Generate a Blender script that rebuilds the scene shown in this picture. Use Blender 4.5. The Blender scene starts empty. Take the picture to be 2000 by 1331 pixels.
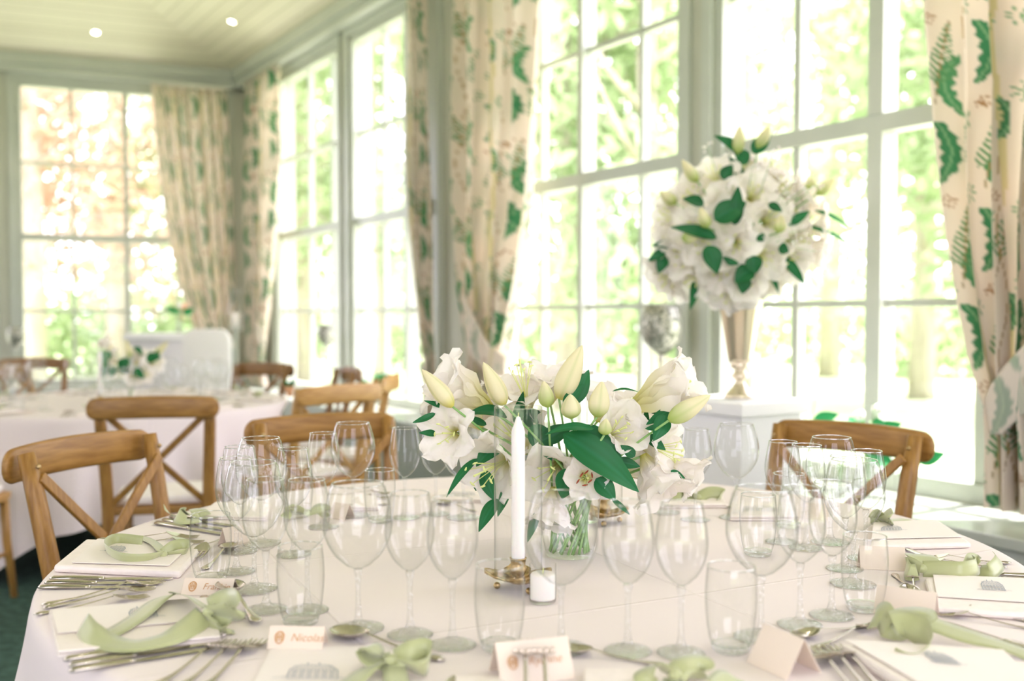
import bpy, math, random
import numpy as np
from mathutils import Vector, Matrix
random.seed(7)
rng = np.random.RandomState(5)
SC = bpy.context.scene
COL = SC.collection
R = math.radians
PI = math.pi

# ------------------------------------------------------------------ camera
F = 1944.0            # focal length in pixels of the 2000 px wide frame (35 mm lens)
PITCH = R(2.0)
CY = 619 + F*math.tan(PITCH)
EYE = Vector((0, 0, 1.225))
cd = bpy.data.cameras.new('camera')
cd.sensor_width = 36; cd.lens = 36*F/2000
cd.shift_y = (CY-665.5)/2000
cd.dof.use_dof = True; cd.dof.focus_distance = 1.86; cd.dof.aperture_fstop = 2.1
cd.clip_start = .05; cd.clip_end = 400
cam = bpy.data.objects.new('camera', cd); COL.objects.link(cam)
cam.location = EYE; cam.rotation_euler = (PI/2-PITCH, 0, 0)
SC.camera = cam

# ------------------------------------------------------------------ world, sun, exposure
w = bpy.data.worlds.new('sky'); SC.world = w; w.use_nodes = True
bg = w.node_tree.nodes['Background']
bg.inputs['Color'].default_value = (.965, .92, 1.10, 1)
bg.inputs['Strength'].default_value = 7
sd = bpy.data.lights.new('sun', 'SUN'); sd.energy = 18; sd.angle = R(2); sd.color = (1, .95, .93)
sun = bpy.data.objects.new('sun', sd); COL.objects.link(sun)
sun.rotation_euler = Vector((-.29, -.17, -.94)).to_track_quat('-Z', 'Y').to_euler()
SC.view_settings.view_transform = 'Standard'; SC.view_settings.look = 'None'
SC.view_settings.exposure = -0.12; SC.view_settings.gamma = 1
SC.view_settings.use_curve_mapping = False
SC.cycles.max_bounces = 12; SC.cycles.diffuse_bounces = 5; SC.cycles.glossy_bounces = 4
SC.cycles.transmission_bounces = 10; SC.cycles.transparent_max_bounces = 40
SC.cycles.sample_clamp_indirect = 6
SC.cycles.caustics_reflective = False
SC.cycles.blur_glossy = 0.5

# ------------------------------------------------------------------ pixel -> place
def ray(x, y):
    a, b = (x-1000)/F, (CY-y)/F
    return Vector((a, math.cos(PITCH)+b*math.sin(PITCH), -math.sin(PITCH)+b*math.cos(PITCH)))
def T(x, y, z=.7625):
    d = ray(x, y); return EYE + d*((z-EYE.z)/d.z)
def A(x, y, Y):
    d = ray(x, y); return EYE + d*(Y/d.y)

# ------------------------------------------------------------------ materials
def mat(name, col, rough=.6, metal=0, **k):
    m = bpy.data.materials.new(name); m.use_nodes = True
    b = m.node_tree.nodes['Principled BSDF']
    b.inputs['Base Color'].default_value = (*col, 1)
    b.inputs['Roughness'].default_value = rough; b.inputs['Metallic'].default_value = metal
    for a, v in k.items(): b.inputs[a].default_value = v
    m.diffuse_color = (*col, 1)
    return m
def nn(m, t, **k):
    n = m.node_tree.nodes.new(t)
    for a, v in k.items(): setattr(n, a, v)
    return n
def lk(m, a, b): m.node_tree.links.new(a, b)
def bsdf(m): return m.node_tree.nodes['Principled BSDF']
def mottle(m, c1, c2, scale=8, detail=4, stretch=(1, 1, 1), bump=0, lo=.35, hi=.65):
    tc = nn(m, 'ShaderNodeTexCoord'); mp = nn(m, 'ShaderNodeMapping'); mp.inputs['Scale'].default_value = stretch
    nz = nn(m, 'ShaderNodeTexNoise'); nz.inputs['Scale'].default_value = scale; nz.inputs['Detail'].default_value = detail
    rp = nn(m, 'ShaderNodeValToRGB')
    rp.color_ramp.elements[0].color = (*c1, 1); rp.color_ramp.elements[1].color = (*c2, 1)
    rp.color_ramp.elements[0].position = lo; rp.color_ramp.elements[1].position = hi
    lk(m, tc.outputs['Object'], mp.inputs['Vector']); lk(m, mp.outputs['Vector'], nz.inputs['Vector'])
    lk(m, nz.outputs['Fac'], rp.inputs['Fac']); lk(m, rp.outputs['Color'], bsdf(m).inputs['Base Color'])
    if bump:
        bp = nn(m, 'ShaderNodeBump'); bp.inputs['Strength'].default_value = bump; bp.inputs['Distance'].default_value = .004
        lk(m, nz.outputs['Fac'], bp.inputs['Height']); lk(m, bp.outputs['Normal'], bsdf(m).inputs['Normal'])
    return m
def colmat(name, rough=.6, trans=0, **k):
    m = mat(name, (.8, .8, .8), rough, **k)
    at = nn(m, 'ShaderNodeAttribute'); at.attribute_name = 'col'
    lk(m, at.outputs['Color'], bsdf(m).inputs['Base Color'])
    if trans:
        tr = nn(m, 'ShaderNodeBsdfTranslucent'); mx = nn(m, 'ShaderNodeMixShader'); mx.inputs[0].default_value = trans
        lk(m, at.outputs['Color'], tr.inputs['Color'])
        lk(m, bsdf(m).outputs[0], mx.inputs[1]); lk(m, tr.outputs[0], mx.inputs[2])
        lk(m, mx.outputs[0], m.node_tree.nodes['Material Output'].inputs['Surface'])
    return m
def thin_glass(name, tint=(.986, .989, .985), edge=(.42, .46, .40), gain=1.0):
    m = bpy.data.materials.new(name); m.use_nodes = True
    nt = m.node_tree; nt.nodes.remove(nt.nodes['Principled BSDF'])
    tr = nn(m, 'ShaderNodeBsdfTransparent'); gl = nn(m, 'ShaderNodeBsdfGlossy'); gl.inputs['Roughness'].default_value = .02
    lw = nn(m, 'ShaderNodeLayerWeight'); lw.inputs['Blend'].default_value = .5      # Schlick reflectance, same from both sides
    pw = nn(m, 'ShaderNodeMath', operation='POWER'); pw.inputs[1].default_value = 4.0; lk(m, lw.outputs['Facing'], pw.inputs[0])
    mu = nn(m, 'ShaderNodeMath', operation='MULTIPLY_ADD', use_clamp=True); mu.inputs[1].default_value = .85*gain; mu.inputs[2].default_value = .045*gain
    lk(m, pw.outputs[0], mu.inputs[0])
    p2 = nn(m, 'ShaderNodeMath', operation='POWER'); p2.inputs[1].default_value = 5.0; lk(m, lw.outputs['Facing'], p2.inputs[0])
    mc = nn(m, 'ShaderNodeMix', data_type='RGBA')
    mc.inputs[6].default_value = (*tint, 1); mc.inputs[7].default_value = (*edge, 1)
    mx = nn(m, 'ShaderNodeMixShader')
    lk(m, p2.outputs[0], mc.inputs[0]); lk(m, mc.outputs[2], tr.inputs['Color'])
    lk(m, mu.outputs[0], mx.inputs[0])
    lk(m, tr.outputs[0], mx.inputs[1]); lk(m, gl.outputs[0], mx.inputs[2])
    lk(m, mx.outputs[0], nt.nodes['Material Output'].inputs['Surface'])
    return m
def solid_glass(name, ior=1.5, tint=(.97, .985, .975)):
    m = bpy.data.materials.new(name); m.use_nodes = True
    nt = m.node_tree; nt.nodes.remove(nt.nodes['Principled BSDF'])
    g = nn(m, 'ShaderNodeBsdfGlass'); g.inputs['IOR'].default_value = ior; g.inputs['Color'].default_value = (*tint, 1)
    g.inputs['Roughness'].default_value = 0
    lk(m, g.outputs[0], nt.nodes['Material Output'].inputs['Surface'])
    return m
def emit(name, col, s):
    m = mat(name, col); b = bsdf(m)
    b.inputs['Emission Color'].default_value = (*col, 1); b.inputs['Emission Strength'].default_value = s
    return m
UP = {}
def wood(name, c1, c2):
    m = mat(name, c1, .42)
    mottle(m, c1, c2, 9, 5, (1.1, 9, 9), .15)          # grain along the rail
    v = mat(name+'_upright', c1, .42); mottle(v, c1, c2, 9, 5, (9, 9, .9), .15); UP[m.name] = v
    return m

M = {}
M['wall'] = mottle(mat('sage_paint', (.5, .5, .4), .5), (.52, .52, .42), (.55, .55, .45), 3)
M['frame'] = mottle(mat('window_paint', (.6, .6, .5), .35), (.50, .53, .455), (.55, .57, .495), 3)
M['ledge'] = mottle(mat('ledge_paint', (.5, .56, .48), .22), (.45, .48, .42), (.49, .52, .46), 4)
M['cloth'] = mat('white_linen', (.85, .765, .735), .85)
M['napkin'] = mottle(mat('napkin_linen', (.9, .86, .82), .8), (.88, .80, .74), (.92, .84, .78), 60, 3, (1, 1, 1), .2)
M['card'] = mat('cream_card', (.80, .69, .57), .7)
M['menu'] = mat('menu_paper', (.90, .83, .78), .65)
M['ink'] = mat('grey_ink', (.34, .38, .42), .7)
M['gold'] = mat('gold_ink', (.58, .30, .10), .5)
M['wood'] = wood('golden_oak', (.25, .118, .022), (.39, .205, .048))
M['wood2'] = wood('pale_oak', (.40, .205, .05), (.54, .31, .09))
M['wood3'] = wood('dark_oak', (.20, .10, .035), (.33, .175, .06))
M['cushion'] = mottle(mat('cream_cushion', (.85, .8, .72), .9), (.82, .76, .68), (.88, .84, .78), 20, 3)
M['steel'] = mat('polished_steel', (.60, .55, .47), .2, 1)
M['steel2'] = mat('brushed_steel', (.66, .63, .56), .3, 1)
M['brass'] = mottle(mat('aged_brass', (.5, .36, .16), .38, 1), (.36, .24, .10), (.66, .5, .26), 90, 4, (1, 1, 1), .4)
M['champagne'] = mottle(mat('champagne_metal', (.8, .7, .5), .3, .85), (.74, .62, .44), (.86, .76, .6), 6, 2, (1, 1, .3))
M['wax'] = mat('white_wax', (.92, .87, .82), .45, **{'Subsurface Weight': .15})
M['glass'] = thin_glass('clear_glass')
M['pane'] = thin_glass('window_glass', (.98, .98, .98), (.88, .9, .88), .8)
M['crystal'] = solid_glass('crystal', 1.5, (1, 1, 1))
_m = M['crystal']; _g = [n for n in _m.node_tree.nodes if n.type == 'BSDF_GLASS'][0]
_t = nn(_m, 'ShaderNodeBsdfTransparent'); _x = nn(_m, 'ShaderNodeMixShader'); _x.inputs[0].default_value = .28
lk(_m, _t.outputs[0], _x.inputs[1]); lk(_m, _g.outputs[0], _x.inputs[2]); lk(_m, _x.outputs[0], _m.node_tree.nodes['Material Output'].inputs['Surface'])
M['foot'] = thin_glass('sparkling_foot_glass', (.985, .988, .985), (.72, .74, .72), 1.9)
_f = M['foot']; _n = nn(_f, 'ShaderNodeTexNoise'); _n.inputs['Scale'].default_value = 150; _n.inputs['Detail'].default_value = 1
_c = nn(_f, 'ShaderNodeTexCoord'); lk(_f, _c.outputs['Object'], _n.inputs['Vector'])
_b = nn(_f, 'ShaderNodeBump'); _b.inputs['Strength'].default_value = 1; _b.inputs['Distance'].default_value = .006; lk(_f, _n.outputs['Fac'], _b.inputs['Height'])
for _q in _f.node_tree.nodes:
    if _q.type == 'BSDF_GLOSSY': lk(_f, _b.outputs['Normal'], _q.inputs['Normal'])
M['rim'] = thin_glass('fire_polished_rim', (.95, .96, .95), (.85, .88, .85), 7)
M['water'] = solid_glass('vase_water', 1.33, (.97, .99, .96))
M['ribbon'] = mottle(mat('sage_ribbon', (.47, .55, .33), .34, **{'Sheen Weight': .4}), (.40, .43, .21), (.46, .49, .25), 5)
M['petal'] = colmat('lily_petal', .5, .3)
M['leaf'] = colmat('lily_leaf', .48, .10, **{'Specular IOR Level': .3})
M['print'] = colmat('printed_cotton', .85, .22)
M['stem'] = mottle(mat('green_stem', (.2, .4, .1), .45), (.16, .36, .08), (.30, .50, .18), 30)
M['stamen'] = mat('stamen_yellow', (.75, .8, .3), .5)
M['anther'] = mat('anther_rust', (.32, .05, .02), .7)
M['white'] = mat('white_board', (.88, .87, .85), .5)
M['cover'] = colmat('white_chair_cover', .8, .5)
M['greyboard'] = mat('pale_grey_board', (.80, .77, .77), .55)
M['bark'] = mottle(mat('bark', (.3, .24, .18), .9), (.40, .35, .28), (.56, .50, .42), 5, 5, (1, 1, .2))
M['carpet'] = mottle(mat('green_carpet', (.03, .08, .055), .95), (.016, .05, .036), (.045, .105, .075), 25, 5)
M['stone'] = mat('terrace_stone', (.62, .60, .55), .8)
M['lawn'] = mottle(mat('lawn_grass', (.3, .45, .12), .95), (.42, .50, .28), (.54, .62, .38), .8, 4)
M['lamp'] = emit('lamp_face', (1, .88, .7), 14)
M['chrome'] = mat('lamp_bezel', (.85, .82, .76), .2, 1)
M['terracotta'] = mat('terracotta', (.72, .38, .2), .8)
# silver mosaic bowl
mm = mat('silver_mosaic', (.6, .6, .55), .38, .5)
vo = nn(mm, 'ShaderNodeTexVoronoi'); vo.inputs['Scale'].default_value = 55
tc = nn(mm, 'ShaderNodeTexCoord'); lk(mm, tc.outputs['Object'], vo.inputs['Vector'])
rp = nn(mm, 'ShaderNodeValToRGB'); rp.color_ramp.elements[0].color = (.66, .64, .56, 1); rp.color_ramp.elements[1].color = (.15, .16, .12, 1)
rp.color_ramp.elements[0].position = .25; rp.color_ramp.elements[1].position = .75
lk(mm, vo.outputs['Distance'], rp.inputs['Fac']); lk(mm, rp.outputs['Color'], bsdf(mm).inputs['Base Color'])
bp = nn(mm, 'ShaderNodeBump'); bp.inputs['Strength'].default_value = .8; bp.inputs['Distance'].default_value = .004
lk(mm, vo.outputs['Distance'], bp.inputs['Height']); lk(mm, bp.outputs['Normal'], bsdf(mm).inputs['Normal'])
M['mosaic'] = mm
# ceiling boards: grooves along the wall; UV.y = distance from the wall
def board_mat(name):
    m = mat(name, (.66, .61, .46), .6)
    uv = nn(m, 'ShaderNodeTexCoord'); sp = nn(m, 'ShaderNodeSeparateXYZ'); lk(m, uv.outputs['UV'], sp.inputs[0])
    mu = nn(m, 'ShaderNodeMath', operation='MULTIPLY'); mu.inputs[1].default_value = 1/.125
    fr = nn(m, 'ShaderNodeMath', operation='FRACT'); cp = nn(m, 'ShaderNodeMath', operation='LESS_THAN'); cp.inputs[1].default_value = .07
    lk(m, sp.outputs['Y'], mu.inputs[0]); lk(m, mu.outputs[0], fr.inputs[0]); lk(m, fr.outputs[0], cp.inputs[0])
    fl = nn(m, 'ShaderNodeMath', operation='FLOOR'); lk(m, mu.outputs[0], fl.inputs[0])
    wn = nn(m, 'ShaderNodeTexWhiteNoise', noise_dimensions='1D'); lk(m, fl.outputs[0], wn.inputs['W'])
    mc = nn(m, 'ShaderNodeMix', data_type='RGBA'); mc.inputs[6].default_value = (.66, .62, .47, 1); mc.inputs[7].default_value = (.73, .69, .53, 1)
    lk(m, wn.outputs['Value'], mc.inputs[0])
    m2 = nn(m, 'ShaderNodeMix', data_type='RGBA'); m2.inputs[7].default_value = (.44, .42, .28, 1)
    lk(m, cp.outputs[0], m2.inputs[0]); lk(m, mc.outputs[2], m2.inputs[6]); lk(m, m2.outputs[2], bsdf(m).inputs['Base Color'])
    return m
M['boards'] = board_mat('painted_boards')
# pressed creases of the tablecloth
def creases(m, lines):
    tc = nn(m, 'ShaderNodeTexCoord'); tot = None
    for nx, ny, c in lines:
        dp = nn(m, 'ShaderNodeVectorMath', operation='DOT_PRODUCT'); dp.inputs[1].default_value = (nx, ny, 0)
        lk(m, tc.outputs['Object'], dp.inputs[0])
        s = nn(m, 'ShaderNodeMath', operation='SUBTRACT'); s.inputs[1].default_value = c; lk(m, dp.outputs['Value'], s.inputs[0])
        a = nn(m, 'ShaderNodeMath', operation='ABSOLUTE'); lk(m, s.outputs[0], a.inputs[0])
        d = nn(m, 'ShaderNodeMath', operation='MULTIPLY'); d.inputs[1].default_value = 220; lk(m, a.outputs[0], d.inputs[0])
        e = nn(m, 'ShaderNodeMath', operation='SUBTRACT', use_clamp=True); e.inputs[0].default_value = 1; lk(m, d.outputs[0], e.inputs[1])
        if tot is None: tot = e
        else:
            p = nn(m, 'ShaderNodeMath', operation='ADD'); lk(m, tot.outputs[0], p.inputs[0]); lk(m, e.outputs[0], p.inputs[1]); tot = p
    bp = nn(m, 'ShaderNodeBump'); bp.inputs['Strength'].default_value = .6; bp.inputs['Distance'].default_value = .003
    lk(m, tot.outputs[0], bp.inputs['Height']); lk(m, bp.outputs['Normal'], bsdf(m).inputs['Normal'])
creases(M['cloth'], [(.9, .44, .08), (-.44, .9, .1), (-.44, .9, -.42), (.9, .44, -.5), (.9, .44, .6)])

# ------------------------------------------------------------------ mesh builder
class G:
    def __init__(s): s.v = []; s.f = []; s.c = []; s.uv = None
    def add(s, vs, fs, col=None):
        o = len(s.v); s.v += [tuple(p) for p in vs]; s.f += [tuple(i+o for i in f) for f in fs]
        if col is not None: s.c += ([col]*len(vs) if isinstance(col[0], (int, float)) else list(col))
        return s
    def box(s, c, d, rz=0, col=None):
        x, y, z = d[0]/2, d[1]/2, d[2]/2; cs, sn = math.cos(rz), math.sin(rz)
        vs = [(c[0]+a*cs-b*sn, c[1]+a*sn+b*cs, c[2]+e) for e in (-z, z) for a, b in ((-x, -y), (x, -y), (x, y), (-x, y))]
        return s.add(vs, [(0, 3, 2, 1), (4, 5, 6, 7), (0, 1, 5, 4), (1, 2, 6, 5), (2, 3, 7, 6), (3, 0, 4, 7)], col)
    def hexa(s, lo, hi, col=None):   # lo, hi: four points each
        return s.add(list(lo)+list(hi), [(0, 3, 2, 1), (4, 5, 6, 7), (0, 1, 5, 4), (1, 2, 6, 5), (2, 3, 7, 6), (3, 0, 4, 7)], col)
    def lathe(s, prof, n=32, c=(0, 0, 0), col=None, lobes=None):
        vs, fs = [], []; base = None
        for j, (r, z) in enumerate(prof):
            for i in range(n):
                a = 2*PI*i/n; k = 1 if not lobes else lobes(a, j/(len(prof)-1))
                vs.append((c[0]+r*k*math.cos(a), c[1]+r*k*math.sin(a), c[2]+z))
        for j in range(len(prof)-1):
            for i in range(n):
                k = (i+1) % n
                fs.append((j*n+i, j*n+k, (j+1)*n+k, (j+1)*n+i))
        return s.add(vs, fs, col)
    def tube(s, pts, rad, n=8, flat=1.0, up=None, col=None, cap=True):
        pts = [Vector(p) for p in pts]; vs, fs = [], []
        if isinstance(rad, (int, float)): rad = [rad]*len(pts)
        u = None
        for i, p in enumerate(pts):
            t = (pts[min(i+1, len(pts)-1)]-pts[max(i-1, 0)]).normalized()
            if up is not None: u = Vector(up)
            elif u is None: u = Vector((0, 0, 1)) if abs(t.z) < .9 else Vector((1, 0, 0))
            u = (u-t*u.dot(t)).normalized(); b = t.cross(u)
            for k in range(n):
                a = 2*PI*k/n+ (PI/n if n == 4 else 0)
                vs.append(p+(u*math.cos(a)*flat+b*math.sin(a))*rad[i])
        for i in range(len(pts)-1):
            for k in range(n):
                q = (k+1) % n; fs.append((i*n+k, i*n+q, (i+1)*n+q, (i+1)*n+k))
        if cap: fs.append(tuple(range(n-1, -1, -1))); fs.append(tuple(range((len(pts)-1)*n, len(pts)*n)))
        return s.add(vs, fs, col)
    def grid(s, fn, nu, nv, cfn=None):
        vs = [fn(i/nu, j/nv) for j in range(nv+1) for i in range(nu+1)]
        fs = [(j*(nu+1)+i, j*(nu+1)+i+1, (j+1)*(nu+1)+i+1, (j+1)*(nu+1)+i) for j in range(nv) for i in range(nu)]
        return s.add(vs, fs, [cfn(i/nu, j/nv) for j in range(nv+1) for i in range(nu+1)] if cfn else None)
    def prism(s, poly, z0, z1, col=None):
        n = len(poly)
        return s.add([(x, y, z0) for x, y in poly]+[(x, y, z1) for x, y in poly],
                     [tuple(range(n-1, -1, -1)), tuple(range(n, 2*n))]+[(i, (i+1) % n, n+(i+1) % n, n+i) for i in range(n)], col)
    def ball(s, c, r, n=10, sc=(1, 1, 1), col=None):
        pr = [(math.sin(PI*j/n)*r+1e-5, -math.cos(PI*j/n)*r) for j in range(n+1)]
        vs, fs = [], []
        m = n+4
        for j, (q, z) in enumerate(pr):
            for i in range(m): vs.append((c[0]+q*math.cos(2*PI*i/m)*sc[0], c[1]+q*math.sin(2*PI*i/m)*sc[1], c[2]+z*sc[2]))
        for j in range(n):
            for i in range(m): fs.append((j*m+i, j*m+(i+1) % m, (j+1)*m+(i+1) % m, (j+1)*m+i))
        return s.add(vs, fs, col)
    def move(s, Mx): s.v = [tuple(Mx @ Vector(p)) for p in s.v]; return s

def obj(name, g, m, parent=None, smooth=False, bevel=0, sub=0, world=False):
    me = bpy.data.meshes.new(name); vs = g.v
    if parent is not None and world:
        o = parent
        off = Vector(o.location)
        while o.parent: o = o.parent; off += Vector(o.location)
        vs = [tuple(Vector(p)-off) for p in vs]
    me.from_pydata(vs, [], g.f); me.update()
    if m is not None: me.materials.append(m)
    if len(g.c):
        ca = me.color_attributes.new('col', 'FLOAT_COLOR', 'POINT')
        arr = np.ones((len(vs), 4), dtype=np.float32); arr[:, :3] = np.array(g.c, dtype=np.float32)[:, :3]
        ca.data.foreach_set('color', arr.ravel())
    if smooth: me.polygons.foreach_set('use_smooth', [True]*len(me.polygons))
    o = bpy.data.objects.new(name, me); COL.objects.link(o)
    if parent is not None: o.parent = parent
    if bevel:
        b = o.modifiers.new('edge', 'BEVEL'); b.width = bevel; b.segments = 2; b.limit_method = 'ANGLE'
    if sub:
        b = o.modifiers.new('round', 'SUBSURF'); b.levels = sub; b.render_levels = sub
    return o
def tag(o, label=None, cat=None, group=None, kind=None):
    if label: o['label'] = label
    if cat: o['category'] = cat
    if group: o['group'] = group
    if kind: o['kind'] = kind
    return o
def thing(name, label, cat, loc=(0, 0, 0), rz=0, group=None):
    o = bpy.data.objects.new(name, None); COL.objects.link(o)
    o.location = loc; o.rotation_euler = (0, 0, rz); o.empty_display_size = .05
    return tag(o, label, cat, group)
def dup(root, loc, rz=0, label=None, group=None, scale=None):
    def cp(o, par):
        c = o.copy(); COL.objects.link(c)
        if par is not None: c.parent = par
        for ch in list(o.children): cp(ch, c)
        return c
    r = cp(root, None); r.location = loc
    r.rotation_euler = rz if isinstance(rz, (tuple, list)) else (0, 0, rz)
    if label: r['label'] = label
    if group: r['group'] = group
    if scale: r.scale = (scale,)*3
    return r
used = set()
def put(root, loc, rz=0, label=None, group=None, scale=None):   # first call moves the prototype, later calls copy it
    if root.name not in used:
        used.add(root.name); root.location = loc
        root.rotation_euler = rz if isinstance(rz, (tuple, list)) else (0, 0, rz)
        if label: root['label'] = label
        if group: root['group'] = group
        if scale: root.scale = (scale,)*3
        return root
    return dup(root, loc, rz, label, group, scale)
def struct(name, g, m, parent=None, **k):
    o = obj(name, g, m, parent, **k)
    if parent is None: o['kind'] = 'structure'
    return o

# ------------------------------------------------------------------ room shell
C0 = Vector((-2.78, 10.4, 0)); WD = 3.393
U1 = Vector((.55, -.835, 0)).normalized(); N1 = Vector((-.835, -.55, 0)).normalized()
U2 = Vector((-.932, -.362, 0)).normalized(); N2 = Vector((.362, -.932, 0)).normalized()
def W1(s, d, z): p = C0+U1*s+N1*d; return (p.x, p.y, z)
def W2(s, d, z): p = C0+U2*s+N2*d; return (p.x, p.y, z)
def sx(x, d=0):      # picture column -> distance along the window wall, for something d in front of it
    return (10.4-.55*d-(WD-d)*2328/(x+280))/.835
def sx2(x, d=0):
    q = (x-1000)/F
    c = C0+N2*d
    return (c.x-c.y*q)/(.932-.362*q)
def wb(g, W, s0, s1, z0, z1, d0, d1):
    return g.hexa([W(s0, d0, z0), W(s1, d0, z0), W(s1, d1, z0), W(s0, d1, z0)], [W(s0, d0, z1), W(s1, d0, z1), W(s1, d1, z1), W(s0, d1, z1)])
ZS, ZL, ZM, ZU, ZT = .58, 1.28, 2.0, 2.72, 3.50
TH = -.20
def wall(name, W, s0, s1, wins):
    g = G()
    wb(g, W, s0, s1, 0, ZS-.04, TH, 0); wb(g, W, s0, s1, ZT, 4.0 if W in (W1, W2) else 5.3, TH, 0)
    a = s0
    for w0, w1, _ in wins: wb(g, W, a, w0, ZS-.04, ZT, TH, 0); a = w1
    wb(g, W, a, s1, ZS-.04, ZT, TH, 0)
    struct(name, g, M['wall'])
def window(name, W, w0, w1, cols):
    r = bpy.data.objects.new(name, None); COL.objects.link(r); r.location = W((w0+w1)/2, 0, ZS); r['kind'] = 'structure'
    g = G()
    wb(g, W, w0, w0+.05, ZS-.04, ZT, -.13, -.005); wb(g, W, w1-.05, w1, ZS-.04, ZT, -.13, -.005)
    wb(g, W, w0+.05, w1-.05, ZS-.04, ZS+.03, -.13, -.005); wb(g, W, w0+.05, w1-.05, ZT-.05, ZT, -.13, -.005)
    wb(g, W, w0-.06, w0, ZS-.1, ZT+.06, 0, .025); wb(g, W, w1, w1+.06, ZS-.1, ZT+.06, 0, .025)
    wb(g, W, w0, w1, ZT, ZT+.06, 0, .025)
    obj('frame', g, M['frame'], r, world=True)
    g = G(); wb(g, W, w0+.05, w1-.05, ZM-.035, ZM+.035, -.12, -.03)
    obj('meeting_rail', g, M['frame'], r, world=True)
    for z in (ZL, ZU):
        g = G(); wb(g, W, w0+.05, w1-.05, z-.014, z+.014, -.10, -.055); obj('glazing_bar', g, M['frame'], r, world=True)
    for c, t in cols:
        g = G()
        for za, zb in ((ZS+.03, ZM-.035), (ZM+.035, ZT-.05)): wb(g, W, c-t/2, c+t/2, za, zb, -.10-(t > .04)*.02, -.052+(t > .04)*.03)
        obj('glazing_bar', g, M['frame'], r, world=True)
    g = G(); g.add([W(w0+.04, -.078, ZS), W(w1-.04, -.078, ZS), W(w1-.04, -.078, ZT-.04), W(w0+.04, -.078, ZT-.04)], [(0, 1, 2, 3)])
    obj('glass', g, M['pane'], r, world=True)
right = [(sx(538), sx(664), [(sx(557), .028), (sx(594), .028), (sx(638), .028)]),
         (sx(684), sx(836), [(sx(737), .028), (sx(786), .045)]),
         (sx(958), sx(1330), [(sx(1040), .028), (sx(1123), .045), (sx(1233), .028)]),
         (sx(1388), sx(2110), [(sx(1533), .035), (sx(1693), .07), (sx(1908), .05)]),
         (9.55, 11.4, [(10.15, .028), (10.78, .028)]), (11.7, 13.6, [(12.3, .028), (12.95, .028)])]
far = [(.17, 2.14, [(.66, .028), (1.15, .05), (1.645, .028)]), (2.36, 4.3, [(2.86, .028), (3.35, .05), (3.84, .028)]),
       (4.52, 6.4, [(5.0, .028), (5.5, .05), (6.0, .028)])]
wall('wall_right', W1, 0, 14, right); wall('wall_back', W2, 0, 6.9, far)
UL = Vector((.04, -1, 0)).normalized(); NL = Vector((1, .04, 0)).normalized(); CL_ = C0+U2*6.9
def W3(s, d, z): p = CL_+UL*s+NL*d; return (p.x, p.y, z)
CR_ = W1(14, 0, 0)
def W4(s, d, z): return (CR_[0]-s, CR_[1]+d, z)
leftw = [(5.6, 7.5, [(6.2, .03), (6.9, .03)])]
backw = [(3.4, 5.4, [(4.0, .03), (4.8, .03)]), (7.4, 9.4, [(8.1, .03), (8.8, .03)])]
wall('wall_left', W3, 0, 9.3, leftw); wall('wall_front', W4, 0, 14.2, backw)
n = 1
for w0, w1, c in right: window(f'window_{n}', W1, w0, w1, c); n += 1
for w0, w1, c in far: window(f'window_{n}', W2, w0, w1, c); n += 1
for w0, w1, c in leftw: window(f'window_{n}', W3, w0, w1, c); n += 1
for w0, w1, c in backw: window(f'window_{n}', W4, w0, w1, c); n += 1
# beam above the windows and hipped boarded ceiling
g = G(); wb(g, W1, 0, 14, 3.56, 3.70, 0, .13); wb(g, W1, 0, 14, 3.63, 3.73, .13, .17); struct('trim_1', g, M['frame'])
g = G(); wb(g, W2, 0, 6.9, 3.56, 3.70, 0, .13); wb(g, W2, 0, 6.9, 3.63, 3.73, .13, .17); struct('trim_2', g, M['frame'])
g = G(); wb(g, W1, sx(838), sx(866), .0, 3.56, 0, .05); struct('trim_3', g, M['frame'])
SL = .28; Z0 = 3.68
Bd = Vector((-.304, -.953, 0)).normalized(); TT = 6.43; HP = C0+Bd*TT
def ceil(name, W, N, U, L):
    p = [C0.copy(), C0+U*L, C0+U*L+N*5, HP.copy()]
    vs = []; uv = []
    for q in p:
        d = (q-C0).dot(N); vs.append((q.x, q.y, Z0+SL*d)); uv.append(((q-C0).dot(U), d))
    g = G(); g.add(vs+[(a, b, c+.08) for a, b, c in vs], [(0, 1, 2, 3), (7, 6, 5, 4)])
    o = struct(name, g, M['boards']); l = o.data.uv_layers.new(name='uv')
    for po in o.data.polygons:
        for li in po.loop_indices: l.data[li].uv = uv[o.data.loops[li].vertex_index % 4]
ceil('ceiling', W1, N1, U1, 14); ceil('ceiling', W2, N2, U2, 6.9)
zt = Z0+SL*5
g = G(); a = C0+U1*14+N1*5; b = C0+U2*6.9+N2*5; gg = (CL_+UL*9.3)
g.add([(HP.x, HP.y, zt), (b.x, b.y, zt), (gg.x-.3, gg.y-.6, zt), (W1(14,0,0)[0], W1(14,0,0)[1]-.3, zt), (a.x, a.y, zt)], [(0, 1, 2, 3, 4)])
struct('ceiling', g, M['boards'])
g = G(); g.add([W2(6.9, 0, 0), W3(9.6, -.1, 0), W1(14, 0, 0), (C0.x, C0.y, 0)], [(0, 1, 2, 3)]); struct('floor', g, M['carpet'])
# window seat running along the glass
g = G(); wb(g, W1, .45, 14, 0, .50, .02, .40); wb(g, W1, .45, 14, .50, .54, .02, .43)
struct('trim_4', g, M['ledge'], bevel=.006)
g = G(); wb(g, W2, .45, 6.9, 0, .50, .02, .40); wb(g, W2, .45, 6.9, .50, .54, .02, .43)
struct('trim_5', g, M['ledge'])
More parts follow.
